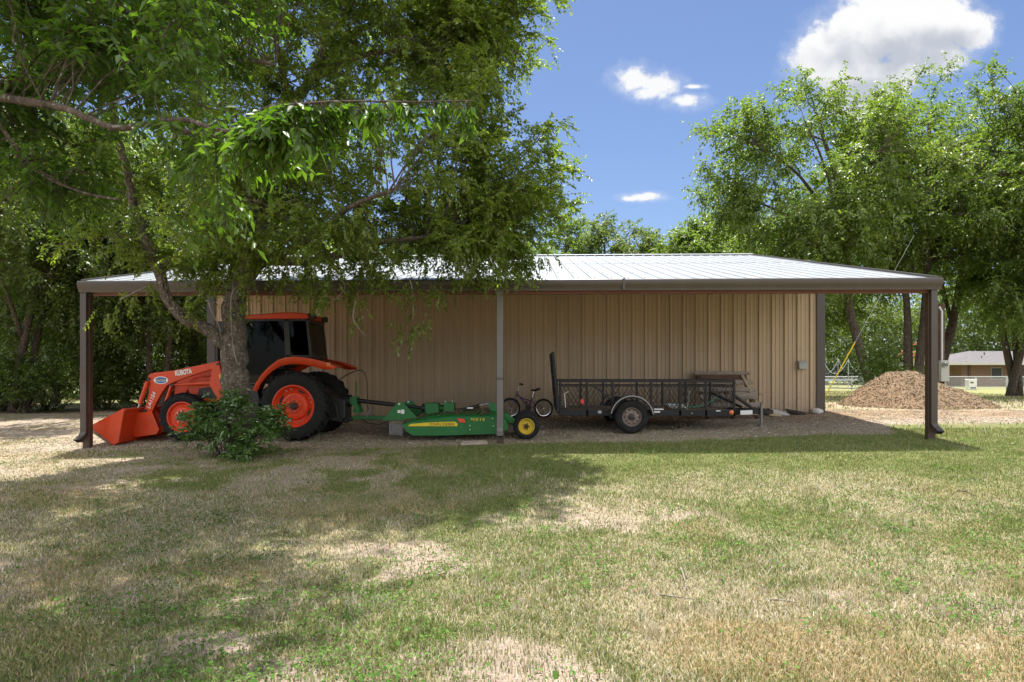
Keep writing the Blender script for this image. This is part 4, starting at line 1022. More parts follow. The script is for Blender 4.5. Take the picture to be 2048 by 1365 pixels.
# ================================================================== bicycle
M['purple'] = mat('purple_paint', (.17,.055,.14), .3, .3, .1, 10); M['chrome'] = mat('chrome', (.6,.6,.6), .2, 1, .05)
YK = 16.15
ZK = gz(.55, YK)-P(1086, 843.5, YK).z
def B(px, py, dy=0): p = P(px, py, YK); p.y += dy; p.z += ZK; return p
bike = thing('bicycle', (B(1055,843).x, YK, gz(.55,YK)), "small purple child's bicycle standing by the shed wall behind the yellow-wheeled mower", 'bicycle')
for c_ in (B(1087,824.5), B(1020.5,824)):
    e = bpy.data.objects.new('wheel', None); COL.objects.link(e); e.parent = bike; e.location = c_-origin_of(bike)
    rw = c_.z-gz(c_.x, YK)
    mb = MB(); mb.lathe([(rw-.022+.022*math.cos(t), .020*math.sin(t)) for t in [2*math.pi*i/10 for i in range(10)]], c_, 40, closed=True); build(mb, 'tyre', M['tyre'], e, smooth=True)
    mb = MB(); mb.lathe([(rw-.045,-.012),(rw-.06,-.010),(rw-.06,.010),(rw-.045,.012)], c_, 36, closed=True)
    for i in range(20):
        t = 2*math.pi*i/20; mb.tube([c_+Vector((.015*math.cos(t+1),(-.02 if i%2 else .02),.015*math.sin(t+1))), c_+Vector(((rw-.055)*math.cos(t),0,(rw-.055)*math.sin(t)))], .0016, 3, False)
    mb.tube([c_-Vector((0,.045,0)), c_+Vector((0,.045,0))], .018, 8); build(mb, 'rim', M['chrome'], e)
fr = lambda pts, r, nm, m: build((lambda q: q.tube(pts, r, 8) or q)(MB()), nm, m, bike, smooth=True)
bb, hd, st_, rx, fx = B(1056.5,822.5), B(1034,796), B(1062.5,809), B(1087,824.5), B(1020.5,824)
mb = MB(); mb.tube([hd, B(1045,808), bb], .017, 10); mb.tube([hd+Vector((.0,0,-.02)), B(1047,806), st_], .015, 10); mb.tube([bb, st_, B(1065,803)], .015, 10)
for s in (-.05,.05):
    mb.tube([bb+Vector((0,s*.5,0)), rx+Vector((0,s,0))], .009, 6); mb.tube([st_, rx+Vector((0,s,0))], .008, 6)
mb.tube([B(1035,790), B(1032.5,800)], .021, 10); build(mb, 'frame', M['purple'], bike, smooth=True)
mb = MB()
for s in (-.05,.05): mb.tube([hd+Vector((0,s*.8,-.03)), B(1027,811,s), fx+Vector((0,s,0))], .011, 8)
build(mb, 'fork', M['purple'], bike, smooth=True)
mb = MB(); mb.tube([B(1064,805), B(1068.5,791)], .013, 8); build(mb, 'seat_post', M['chrome'], bike, smooth=True)
sA, sB = B(1062,789), B(1080,787.5); mb = MB()
mb.sheet([[sA+Vector((0,-.015,.0)), sA+Vector((.1,-.03,-.01)), sB+Vector((-.05,-.07,.0)), sB+Vector((0,-.07,.015))],[sA+Vector((0,0,.02)), sA+Vector((.1,0,.015)), sB+Vector((-.05,0,.03)), sB+Vector((0,0,.045))],[sA+Vector((0,.015,.0)), sA+Vector((.1,.03,-.01)), sB+Vector((-.05,.07,.0)), sB+Vector((0,.07,.015))]])
build(mb, 'saddle', M['black'], bike, smooth='all', solid=.03)
mb = MB(); mb.tube([hd, B(1036.5,788), B(1039,777)], .013, 8); mb.tube([B(1041,775,-.22), B(1038,777,-.1), B(1039,776,0), B(1038,777,.1), B(1041,775,.22)], .012, 8); build(mb, 'handlebar', M['chrome'], bike, smooth=True)
mb = MB()
for s in (-.22,.22): mb.tube([B(1040,775,s), B(1046,777.5,s)], .019, 8)
build_parts(mb, 'grip', M['black'], bike, smooth=True)
mb = MB(); mb.lathe([(.07,-.04),(.07,-.036),(0,-.036)], bb, 24); mb.tube([bb+Vector((0,-.05,0)), bb+Vector((.05,-.055,-.12))], .009, 6); mb.tube([bb+Vector((0,.05,0)), bb+Vector((-.05,.055,.12))], .009, 6); build(mb, 'crank', M['black'], bike)
for s, dx, dz in ((-1,.05,-.12),(1,-.05,.12)):
    mb = MB(); q = bb+Vector((dx,s*.09,dz)); mb.box(q.x-.045,q.x+.045,q.y-.035,q.y+.035,q.z-.012,q.z+.012); build(mb, 'pedal', M['black'], bike, bevel=.004)
mb = MB(); q = B(1078,836,-.06); mb.tube([B(1072,824,-.05), q], .008, 6); build(mb, 'kickstand', M['chrome'], bike)

# ================================================================== utility trailer
M['tblack'] = mat('black_trailer_paint', (.009,.009,.012), .45, 0, .2, 6, dust=.25, dustcol=(.035,.028,.024), spec=.35)
M['deckwood'] = mat('grey_deck_wood', (.17,.13,.095), .9, 0, .3, 9, .4, 40)
M['rustrim'] = mat('rusty_rim', (.19,.13,.11), .7, .3, .4, 12, dust=.7, dustcol=(.42,.39,.36))
YN, YF = 13.45, 15.25
ZQ = gz(2.5, 13.5)-P(1261, 862, 13.42).z
def U(px, py, Y=YN): p = P(px, py, Y); p.z += ZQ; return p
def uxz(pts, Y=YN): return [(U(a,b,Y).x, U(a,b,Y).z) for a, b in pts]
tr = thing('utility_trailer', (U(1290,862).x, 14.3, gz(2.5,14.3)), 'black single-axle utility trailer with mesh sides and a raised ramp gate', 'trailer')
xr, xf = U(1118,800).x, U(1471,800).x; zt, zb = U(1300,762).z, U(1300,824).z; zm = U(1300,822).z
mb = MB()
for y in (YN, YF):
    mb.box(xr, xf, y, y+.05, zb-.05, zb+.07)       # frame rails
    mb.box(xr, xr+.05, y, y+.05, zb+.07, zt)
mb.box(xr, xr+.06, YN+.05, YF, zb-.05, zb+.07); mb.box(xf-.05, xf, YN+.05, YF, zb-.05, zb+.07)
for k in range(6):
    x = xr+.3+k*.62; mb.box(x, x+.05, YN+.05, YF, zb-.04, zb+.01)
build(mb, 'frame', M['tblack'], tr, bevel=.006)
mb = MB(); y = YN+.06; k = 0
while y < YF-.12:
    mb.box(xr+.07, xf-.06, y, y+.135, zb+.03, zb+.068); y += .142
build(mb, 'deck_boards', M['deckwood'], tr, bevel=.004)
xs = [xr+.0, U(1172,800).x, U(1223,800).x, U(1300,800).x, U(1358,800).x, U(1410,800).x, xf-.045]
for y in (YN, YF):
    mb = MB(); mb.box(xr, xf, y, y+.05, zt, zt+.05); mb.box(xr, xf, y+.01, y+.04, zt-.085, zt-.06)
    build(mb, 'top_rail', M['tblack'], tr, bevel=.005)
    for x in xs[1:]:
        mb = MB(); mb.box(x, x+.045, y-.0, y+.045, zb-.06, zt); build(mb, 'stake_post', M['tblack'], tr, bevel=.004)
    # expanded-metal side
    mb = MB(); H = zt-.06-(zb+.1); sp_ = .088; x = xr+.06-H*.6
    ym = y+.024
    while x < xf:
        for s in (1, -1):
            xa, xb = (x, x+H*.6) if s > 0 else (x+H*.6, x); za, zc = zb+.1, zt-.06
            # clip to the panel
            p0, p1 = Vector((xa, ym, za)), Vector((xb, ym, zc))
            def cl(p0, p1, lo, hi):
                d = p1-p0; t0, t1 = 0, 1
                if abs(d.x) > 1e-6:
                    ta, tb = (lo-p0.x)/d.x, (hi-p0.x)/d.x
                    if ta > tb: ta, tb = tb, ta
                    t0, t1 = max(0, ta), min(1, tb)
                return (p0+d*t0, p0+d*t1) if t1-t0 > .02 else None
            r_ = cl(p0, p1, xr+.05, xf-.05)
            if r_: mb.bar(r_[0], r_[1], .004, .0075)
        x += sp_
    build(mb, 'mesh_side', M['tblack'], tr)
# front wall of mesh between the posts
mb = MB(); H = zt-zb-.1; y = YN+.05-H*.5
while y < YF:
    for s in (1,-1):
        ya, yb = (y, y+H*.5) if s > 0 else (y+H*.5, y)
        if min(ya,yb) > YN and max(ya,yb) < YF+.05: mb.bar((xf-.02,ya,zb+.1),(xf-.02,yb,zt),.006,.004)
    y += .11
mb.box(xf-.045, xf, YN+.05, YF, zt, zt+.05); build(mb, 'front_panel', M['tblack'], tr)
mb = MB(); a, b_ = U(1188,769), U(1221,796); mb.bar((a.x,YN+.03,a.z),(b_.x,YN+.03,b_.z),.025,.03); build(mb, 'brace', M['tblack'], tr)
# ramp gate, raised and leaning outwards
gt, gb_ = U(1118.5,703), U(1123,820)
mb = MB(); tilt = Vector((gt.x-gb_.x-.06, 0, gt.z-gb_.z))
def G_(y, k): return Vector((gb_.x-.06, y, gb_.z))+tilt*k
for y in (YN+.03, YF-.03, YN+.63, YN+1.2): mb.bar(G_(y,0), G_(y,1), .05, .05, (0,1,0))
for k in (.0,.22,.42,.62,.82,1.0): mb.bar(G_(YN,k), G_(YF,k), .05, .04)
for i in range(46):
    for s in (1,-1):
        ya, yb = YN+.04+i*.055, YN+.04+i*.055+s*.75
        t1 = 1
        if yb > YF-.03: t1 = (YF-.03-ya)/(yb-ya)
        if yb < YN+.03: t1 = (YN+.03-ya)/(yb-ya)
        if ya < YF-.05 and t1 > .03: mb.bar(G_(ya,0), G_(ya+(yb-ya)*t1, t1), .006, .014)
for i in range(20):
    for s in (1,-1):
        yy = YN+.05 if s > 0 else YF-.05
        t0 = i/20; ye_ = yy+s*.75*(1-t0); mb.bar(G_(yy,t0), G_(max(YN+.03,min(YF-.03,ye_)), 1), .006, .014)
build(mb, 'ramp_gate', M['tblack'], tr)
mb = MB(); q = U(1131,790); mb.tube([(q.x,YN-.02,U(1131,812).z),(q.x-.02,YN-.02,U(1131,784).z),(q.x+.06,YN-.02,U(1131,780).z)], .012, 6); build(mb, 'gate_latch', M['steel'], tr, smooth=True)
# fenders, wheels, axle
wc = U(1261, 829, 13.40); RTt = .325
wz = gz(wc.x, 13.4)+RTt
for y0, y1 in ((13.17, YN-.005), (YF+.055, YF+.33)):
    mb = MB(); pts = [(wc.x+(RTt+.085)*math.cos(R(t)), wz+(RTt+.085)*math.sin(R(t))) for t in range(8, 173, 8)]
    mb.sheet([[(x,y0,z) for x,z in pts],[(x,y1,z) for x,z in pts]]); ins = [(wc.x+(RTt+.045)*math.cos(R(t)), wz+(RTt+.045)*math.sin(R(t))) for t in range(8, 173, 8)]
    mb.sheet([[(x,y0,z) for x,z in ins],[(x,y0,z) for x,z in pts]]) if y0 < 14 else None
    build(mb, 'fender', mat('fender_dark', (.03,.03,.036), .3, .3, .2, 6), tr, smooth=True, solid=.006)
    if y0 < 14:
        mb = MB(); mb.tube([(wc.x+(RTt+.082)*math.cos(R(t)), y0-.002, wz+(RTt+.082)*math.sin(R(t))) for t in range(8,173,6)], .011, 6); build(mb, 'fender_lip', mat('highlight_lip', (.36,.36,.38), .35, .5, .2, 8), tr, smooth=True)  # pale lip colour paints the bright highlight along the fender edge
    make_wheel(tr, (wc.x, (y0+y1)/2, wz), RTt, .20, .19, M['rustrim'], 'car')
mb = MB(); mb.tube([(wc.x,13.3,wz),(wc.x,YF+.2,wz)], .03, 8); mb.box(wc.x-.4,wc.x+.4,YN,YN+.05,zb-.09,zb-.05); mb.box(wc.x-.4,wc.x+.4,YF,YF+.05,zb-.09,zb-.05); build_parts(mb, 'axle', M['tblack'], tr)
# tongue, coupler, jack
cpl = U(1545,820,14.35); YCt = 14.35
mb = MB()
for y in (YN+.1, YF-.05): mb.bar((xf-.3,y+(.15 if y<14 else -.15),zb-.0),(cpl.x-.1,YCt,zb+.0),.05,.10)
mb.bar((xf-.02,YN+.05,zt-.25),(U(1505,818,14).x,13.95,zb+.06),.05,.05); mb.bar((xf-.02,YF-.05,zt-.25),(U(1505,818,14).x,14.7,zb+.06),.05,.05)
build(mb, 'tongue', M['tblack'], tr, bevel=.006)
mb = MB(); mb.prism(uxz([(1515,818),(1522,811),(1528,815),(1538,814),(1545,817),(1546,824),(1538,826),(1515,826)], YCt), YCt-.05, YCt+.05); build(mb, 'coupler', M['rustdark'], tr, bevel=.012)
jx = U(1522,840,YCt-.12).x
mb = MB(); mb.tube([(jx,YCt-.14,zb+.18),(jx,YCt-.14,gz(jx,14.2)+.02)], .030, 10); mb.tube([(jx,YCt-.14,gz(jx,14.2)+.035),(jx,YCt-.14,gz(jx,14.2)-.01)], .075, 12); mb.tube([(jx,YCt-.14,zb+.18),(jx,YCt-.24,zb+.19),(jx,YCt-.24,zb+.25)], .010, 6); build(mb, 'jack', mat('grey_steel', (.23,.22,.21), .5, .6, .2, 15), tr, smooth=True)
mb = MB(); q = U(1463,822); mb.lathe([(.045,0),(.045,-.012),(.02,-.025),(0,-.026)], (q.x,YN-.001,q.z), 16); build(mb, 'marker_light', mat('orange_lens', (.62,.17,.05), .2), tr, smooth=True)
q = U(1165,801); mb = MB(); mb.box(q.x-.04,q.x+.035,YN+.02,YN+.06,q.z-.04,q.z+.05); build(mb, 'tail_light', mat('red_lens', (.75,.03,.03), .2), tr, bevel=.01)
mb = MB()
for x0, x1, y0, y1 in ((1308,1327,814.5,817),(1308,1320,819.5,822.5),(1196,1203,819,820.5),(1196,1203,822,823.5),(1432,1441,818,820)):
    a, b_ = U(x0,y1), U(x1,y0); mb.box(a.x,b_.x,YN-.004,YN-.001,a.z,b_.z)
build_parts(mb, 'decal', M['white'], tr)
mb = MB(); a, b_ = U(1480,828), U(1506,820); mb.bar((U(1482,824,13.7).x,13.74,zb+.0),(U(1504,824,13.95).x,13.92,zb+.0),.004,.085); build(mb, 'plate', M['white'], tr)
mb = MB(); rr = random.Random(2); pts = [U(1384,824,YN-.02), U(1374,815,13.7), U(1377,795,13.6), U(1379,780,YN-.01)]; mb.tube(pts, .012, 6); build(mb, 'strap', mat('pale_strap', (.40,.44,.38), .8), tr, smooth=True)
# coil of chain and a green rope lying in the bed
pts = []; c_ = U(1350,811,13.75)
for i in range(70):
    t = i*.55; r_ = .05+.10*rr.random(); pts.append((c_.x+r_*1.5*math.cos(t), 13.75+r_*math.sin(t), zb+.085+.10*rr.random()))
o = build((lambda q: q.tube(pts, .013, 6) or q)(MB()), 'chain', M['steel'], None, smooth=True); recenter(o, (c_.x,13.75,zb+.07)); tag(o, 'loose heap of bright chain in the bed of the black trailer', 'chain')
pts = [U(1378,812,13.9)+Vector((0,0,0)), U(1392,811,13.9), U(1408,808,14.2), U(1424,799,14.6), U(1436,788,15.1)]
o = build((lambda q: q.tube(pts, .014, 6) or q)(MB()), 'rope', mat('green_rope', (.06,.28,.17), .8), None, smooth=True); recenter(o, tuple(pts[0])); tag(o, 'green rope running up across the trailer bed to the far side', 'rope')
# ================================================================== trees
def unit(v): return v/np.maximum(np.linalg.norm(v, axis=-1, keepdims=True), 1e-9)
def spray_leaves(rng, c, d, L_, nleaf, ll, lw, droop=.35, hang=.5):
    """leaves set alternately along drooping twigs. c, d: (n,3) twig starts and directions; L_ (n,) lengths"""
    n = len(c); t = (np.arange(nleaf)+rng.random((n, nleaf)))/nleaf
    t = .12+.9*t
    pos = c[:,None]+d[:,None]*(L_[:,None]*t)[...,None]; pos[...,2] -= droop*L_[:,None]*t**2
    side = unit(np.cross(d, np.array([0,0,1.])+rng.normal(0,.25,(n,3))))
    sg = np.where((np.arange(nleaf)+rng.integers(0,2,(n,1)))%2 == 0, 1., -1.)
    ld = d[:,None]*.55+side[:,None]*sg[...,None]*.9+rng.normal(0,.35,(n,nleaf,3)); ld[...,2] -= hang*(.4+rng.random((n,nleaf)))
    ld = unit(ld)
    nr = unit(np.array([0,0,1.])+rng.normal(0,.55,(n,nleaf,3)))
    sd_ = unit(np.cross(ld, nr)); up = np.cross(sd_, ld)
    l = ll*(.6+.7*rng.random((n,nleaf)))[...,None]; w = lw*(.7+.5*rng.random((n,nleaf)))[...,None]*.5
    V = np.empty((n,nleaf,4,3))
    V[:,:,0] = pos; V[:,:,2] = pos+ld*l; V[:,:,2,2] -= l[...,0]*.15
    mid = pos+ld*l*.42
    V[:,:,1] = mid+sd_*w+up*w*.35; V[:,:,3] = mid-sd_*w+up*w*.35
    return V.reshape(-1,4,3)
def leaf_mesh(name, V, m, parent):
    n = len(V); base = (np.arange(n)*4)[:,None]
    T_ = np.concatenate([base+np.array([[0,1,2]]), base+np.array([[0,2,3]])],1).reshape(-1,3)
    return np_mesh(name, V.reshape(-1,3), T_, m, parent)
def bez(a, b, c, t): t = t[:,None]; return a*(1-t)**2+2*b*t*(1-t)+c*t*t
def smooth_path(pts, k=4):
    p = np.array(pts, float); out = []
    for i in range(len(p)-1):
        p0, p1, p2, p3 = p[max(i-1,0)], p[i], p[i+1], p[min(i+2,len(p)-1)]
        for j in range(k):
            t = j/k; out.append(.5*((2*p1)+(-p0+p2)*t+(2*p0-5*p1+4*p2-p3)*t*t+(-p0+3*p1-3*p2+p3)*t**3))
    out.append(p[-1]); return np.array(out)

def make_tree(name, base, label, limbs, ells, nsec, nspr, sprayL, nleaf, ll, lw, lm, bm, seed, droop=.35, hang=.5, shell=.55, gap=.34, twigs=True,
              group=None, secr=.018, cat='tree', trunk_sides=10, extra=None, keep=None, flat=0.0, hug=.25, wob=.10):
    """limbs: [(points, r0, r1)] of trunk and boughs; ells: [(cx,cy,cz,rx,ry,rz)] the crown's masses"""
    rg = np.random.default_rng(seed); base = Vector(base)
    root = thing(name, base, label, cat, group)
    mb = MB(); S = []; SR = []
    for pts, r0, r1 in limbs:
        q = smooth_path(pts, 5); n = len(q)
        jit = rg.normal(0, 1, (n,3))*np.linspace(.0,1,n)[:,None]*.02*(r0/.2); q = q+jit
        rr = r0+(r1-r0)*np.linspace(0,1,n)**.9
        mb.tube([tuple(a) for a in q], list(rr*(1+.06*rg.normal(0,1,n))), trunk_sides)
        S.append(q[n//6:]); SR.append(rr[n//6:])
    S = np.concatenate(S); SR = np.concatenate(SR)
    # secondary branch ends: spread in the masses, kept off gaps
    vol = np.array([e[3]*e[4]*e[5] for e in ells])**.75; pick = rg.choice(len(ells), nsec*4, p=vol/vol.sum())
    E = np.array(ells)[pick]; dv = unit(rg.normal(0,1,(nsec*4,3))); rad = rg.random(nsec*4)**(1/3)
    rad = shell+(1-shell)*rad if shell > 0 else rad
    rad *= np.where(rg.random(nsec*4) < .12, 1.12, 1)
    pt = E[:,:3]+dv*E[:,3:6]*rad[:,None]
    g = fbm(pt[:,0]*.55+seed, pt[:,2]*.7+pt[:,1]*.35+seed*3.1, 3)
    ok = g > gap
    if keep is not None: ok &= keep(pt)
    pt = pt[ok][:nsec]; E = E[ok][:nsec]
    C, D, LL = [], [], []
    for i, p in enumerate(pt):
        dd = S-p; cost = np.linalg.norm(dd, axis=1)+.7*np.maximum(0, S[:,2]-p[2]+.2)+.3*rg.random(len(S))
        k = int(np.argmin(cost)); a = S[k]; ln = np.linalg.norm(p-a)
        ctrl = (a+p)/2+np.array([0,0,.16*ln])+rg.normal(0,wob,3)*ln
        tt = np.linspace(0,1,7); q = bez(a, ctrl, p, tt); q[1:-1] += rg.normal(0,.03,(5,3))*ln*.5
        r0 = min(SR[k]*.7, secr*(.5+ln*.35))
        mb.tube([tuple(v) for v in q], list(np.linspace(r0, .006, 7)), 5, False)
        n = max(3, int(nspr*(.6+.8*rg.random())*(.6+.4*min(1, ln/2))))
        t = hug+(1.04-hug)*rg.random(n)**.75
        c = bez(a, ctrl, p, t); tg = unit(2*(1-t)[:,None]*(ctrl-a)+2*t[:,None]*(p-ctrl))
        outw = unit(c-E[i,:3])
        d = tg*.55+outw*.35+rg.normal(0,.75,(n,3)); d[:,2] *= (1-flat); d = unit(d)
        C.append(c+rg.normal(0,.05,(n,3))); D.append(d); LL.append(sprayL*(.55+.8*rg.random(n)))
    if extra is not None:
        for c, d, l in extra: C.append(np.array([c],float)); D.append(unit(np.array([d],float))); LL.append(np.array([l],float))
    C = np.concatenate(C); D = np.concatenate(D); LL = np.concatenate(LL)
    if twigs:
        for c, d, l in zip(C, D, LL):
            e1 = c+d*l*.5; e1[2] -= droop*l*.25; e2 = c+d*l; e2[2] -= droop*l
            mb.tube([tuple(c), tuple(e1), tuple(e2)], [.0026,.002,.0012], 3, False)
    build(mb, 'trunk', bm, root, smooth='all')
    V = spray_leaves(rg, C, D, LL, nleaf, ll, lw, droop, hang)
    leaf_mesh('crown', V, lm, root)
    return root

M['bark'] = bark_mat('grey_bark', (.055,.042,.033), (.20,.165,.135), .75)
M['bark2'] = bark_mat('brown_bark', (.045,.034,.026), (.16,.125,.10), .45, .8)
L_hero = leaf_mat('leaf_hackberry', (.085,.14,.016), (.255,.31,.042), .55, .045)
L_near = leaf_mat('leaf_near', (.035,.085,.010), (.12,.20,.022), .52, .025, .4)
L_wood = leaf_mat('leaf_wood', (.05,.095,.018), (.175,.22,.04), .50, .05)
L_right = leaf_mat('leaf_right', (.068,.125,.022), (.215,.265,.048), .50, .05)
L_far = leaf_mat('leaf_far', (.075,.115,.028), (.17,.21,.055), .40, .04)
L_bush = leaf_mat('leaf_bush', (.045,.12,.03), (.17,.27,.05), .44, .10, .35)

# ---- the tree in front of the shed
YH = 11.25
def H(px, py, dy=0): p = P(px, py, YH+dy); return (p.x, p.y, p.z)
hb = P(476, 905, YH); hz = gz(hb.x, YH)
trunk = [(hb.x+.02, YH, hz-.15), H(478,860), H(474,790), H(470,720), H(468,660), H(468,620), H(474,590)]
limbs = [
 (trunk, .255, .175),
 ([H(472,600), H(488,560), H(508,500,.1), H(530,410,.2), H(548,315,.3), H(568,245,.4), H(615,165,.5), H(655,95,.6), H(700,10,.7), H(760,-120,.8)], .15, .05),
 ([H(482,590), H(508,545,-.1), H(540,517,-.3), H(600,490,-.7), H(655,452,-1.1), H(700,415,-1.5), H(790,380,-1.9)], .095, .025),
 ([H(530,522,-.2), H(640,520,-.3), H(720,495,-.3), H(800,480,-.3), H(930,470,-.2)], .085, .03),
 ([H(462,712), H(450,690,-.05), H(415,660,-.2), H(372,638,-.4), H(338,603,-.5), H(318,545,-.6), H(292,490,-.7), H(268,420,-.8), H(255,350,-1.0), H(230,250,-1.2), H(220,120,-1.2)], .125, .04),
 ([H(458,680), H(462,620,.1), H(462,560,.25), H(470,510,.5), H(455,440,.8), H(430,370,1.2), H(400,280,1.6), H(380,150,2.0)], .095, .04),
 ([H(545,330,.3), H(590,290,.8), H(660,265,1.3), H(760,240,1.8), H(880,230,2.2)], .085, .03),
 ([H(560,270,.4), H(572,200,-.1), H(560,120,-.6), H(540,20,-1.0)], .08, .03),
 ([H(610,170,.5), H(700,120,.2), H(800,100,0), H(930,95,-.2)], .07, .025),
 ([H(520,450,.2), H(500,400,-.5), H(480,330,-1.3), H(500,250,-2.0)], .07, .03),
 ([H(640,120,.6), H(720,60,.9), H(860,0,1.2), H(980,-20,1.3)], .06, .025),
]
def el(px, py, dy, rx, ry, rz): p = H(px, py, dy); return (p[0], p[1], p[2], rx, ry, rz)
ells = [el(620,120,0,3.4,3.3,2.6), el(900,110,.2,1.5,2.0,1.5), el(790,330,.0,2.7,2.9,1.35), el(960,330,.3,1.35,1.8,1.2), el(1010,420,.2,1.15,1.3,.75), el(720,470,-.2,2.6,2.0,.75), el(900,500,0,1.4,1.3,.6),
        el(400,330,-.6,2.3,2.6,2.0), el(300,480,-.4,1.4,1.6,1.1), el(560,-200,0,3.6,3.4,2.4), el(760,-120,.5,3.0,2.4,1.9), el(1040,120,.2,1.0,.9,.55), el(1090,150,.2,.5,.5,.3), el(840,20,.3,1.9,1.7,1.3), el(250,560,-.3,1.1,1.0,.6), el(1010,60,.2,1.1,1.0,.8), el(1040,380,.1,1.05,1.1,.75), el(960,460,0,1.5,1.3,.65), el(830,420,.2,1.9,1.6,.9), el(700,230,.2,2.4,2.2,1.3), el(860,230,.2,1.7,1.6,1.0), el(1060,300,.1,.8,.8,.55), el(620,420,-.3,2.0,1.7,1.0), el(800,440,-.5,1.9,1.3,.75), el(980,490,-.2,1.2,1.0,.5), el(640,500,-.6,1.5,1.1,.45), el(760,520,-.7,1.6,.7,.25), el(600,470,-.9,1.2,.8,.5), el(1020,515,-.4,.8,.5,.28), el(1075,70,.2,.75,.8,.55), el(1110,135,.2,.5,.5,.32), el(1120,370,0,.5,.5,.3), el(960,20,.2,1.3,1.2,.8), el(720,330,1.0,2.2,1.2,1.2), el(680,430,.8,2.0,1.0,.8), el(850,390,1.0,1.9,1.0,.9), el(1060,70,.3,1.0,.8,.6), el(1050,250,.3,.8,.8,.6), el(1100,390,.1,.6,.6,.35)]
ex = []
rg_ = np.random.default_rng(77)
for (px, py, dy, n, dx) in [(655,585,-.35,9,.2),(640,605,-.35,7,-.3),(825,585,-.3,9,.0),(820,665,-.3,8,-.25),(845,655,-.3,5,-.1),(715,640,-.3,3,.0),(700,600,-.3,6,.2),(930,555,-.3,8,0),(1060,540,-.2,8,.2),(560,560,-.4,7,.1),(605,560,-.4,6,.1),(760,560,-.3,8,0),(870,580,-.3,8,.1),(720,585,-.3,4,0),
                           (985,545,-.3,7,.1),(1080,520,-.2,6,.3),(480,615,-.35,6,.1),(640,580,-.3,8,0),(400,600,-.6,5,-.2),(250,600,-.6,8,-.2),(215,640,-.6,6,.1),(310,585,-.5,6,.2)]:
    for i in range(n):
        p = np.array(H(px+rg_.normal(0,14), py-14+rg_.normal(0,10), dy+rg_.normal(0,.12)))
        ex.append((p, np.array([dx+rg_.normal(0,.45), rg_.normal(0,.45), -.75]), .30*(.6+.6*rg_.random())))
hero = make_tree('shade_tree', (hb.x, YH, hz), 'big leafy shade tree with forked grey trunk, in front of the orange tractor', limbs, ells, 860, 27, .33, 14, .070, .041, L_hero, M['bark'], 5, droop=.26, hang=.4, shell=.25, gap=.33, extra=ex, secr=.012)
# bare dead twigs and hanging stems by the fork and under the crown
mb = MB()
for pts in ([H(470,575,-.3), H(462,600,-.32), H(463,660,-.33), H(466,690,-.33)], [H(466,690,-.33), H(470,712,-.33), H(476,730,-.33)], [H(492,530,-.2), H(470,545,-.3), H(464,580,-.32)], [H(416,600,-.4), H(424,625,-.4), H(437,650,-.4), H(441,668,-.4)],
            [H(660,545,-.4), H(690,570,-.4), H(672,598,-.4), H(650,606,-.4)], [H(712,600,-.35), H(706,635,-.35), H(716,655,-.35), H(733,674,-.35)], [H(820,560,-.3), H(826,590,-.3), H(826,640,-.3)], [H(240,600,-.5), H(290,575,-.5), H(330,560,-.5)]):
    q = smooth_path(pts, 4); mb.tube([tuple(a) for a in q], list(np.linspace(.014,.004,len(q))), 5)
build_parts(mb, 'dead_twig', bark_mat('pale_twig', (.20,.17,.14), (.36,.32,.28)), hero, smooth='all')

# ---- sprouting bush round its foot
def bush(name, base, label, ells, n, sprayL, nleaf, ll, lw, lm, seed, stems=9, group=None, cat='bush', droop=.3, hang=.35):
    rg = np.random.default_rng(seed); base = Vector(base)
    root = thing(name, base, label, cat, group); mb = MB(); C, D, LL = [], [], []
    pick = rg.integers(0, len(ells), n); E = np.array(ells)[pick]; dv = unit(rg.normal(0,1,(n,3))); rad = (.35+.65*rg.random(n)**.6)*np.where(rg.random(n)<.12, 1.3, 1)
    pt = E[:,:3]+dv*E[:,3:6]*rad[:,None]; pt[:,2] = np.maximum(pt[:,2], base.z+.05)
    outw = unit(pt-np.array([base.x, base.y, base.z])[None]); d = unit(outw*.6+rg.normal(0,.6,(n,3))+np.array([0,0,.25]))
    for i in rg.integers(0, n, stems*3):
        a = np.array([base.x+rg.normal(0,.10), base.y+rg.normal(0,.10), base.z-.05]); q = bez(a, (a+pt[i])/2+np.array([0,0,.2*np.linalg.norm(pt[i]-a)]), pt[i], np.linspace(0,1,6))
        mb.tube([tuple(v) for v in q], list(np.linspace(.014,.004,6)), 5, False)
    build(mb, 'stem', M['bark2'], root, smooth='all')
    V = spray_leaves(rg, pt, d, sprayL*(.5+.8*rg.random(n)), nleaf, ll, lw, droop, hang); leaf_mesh('foliage', V, lm, root)
    return root
bc = P(462, 860, 11.0); z0 = gz(bc.x, 11.0)
def be(px, py, Y, rx, ry, rz): p = P(px, py, Y); return (p.x, p.y, p.z, rx, ry, rz)
bush('bush', (hb.x, 11.0, z0), 'glossy green bush sprouting round the foot of the shade tree', [be(430,840,10.9,.36,.35,.28), be(500,845,10.85,.38,.38,.36), be(455,870,10.8,.45,.35,.28), be(405,862,10.95,.26,.3,.20), be(535,862,10.9,.20,.25,.14), be(500,885,10.75,.32,.3,.20), be(470,812,10.9,.16,.2,.14), be(545,835,10.9,.14,.2,.12), be(390,842,10.9,.14,.2,.12), be(480,905,10.7,.22,.2,.10)], 440, .26, 12, .074, .036, L_bush, 21)

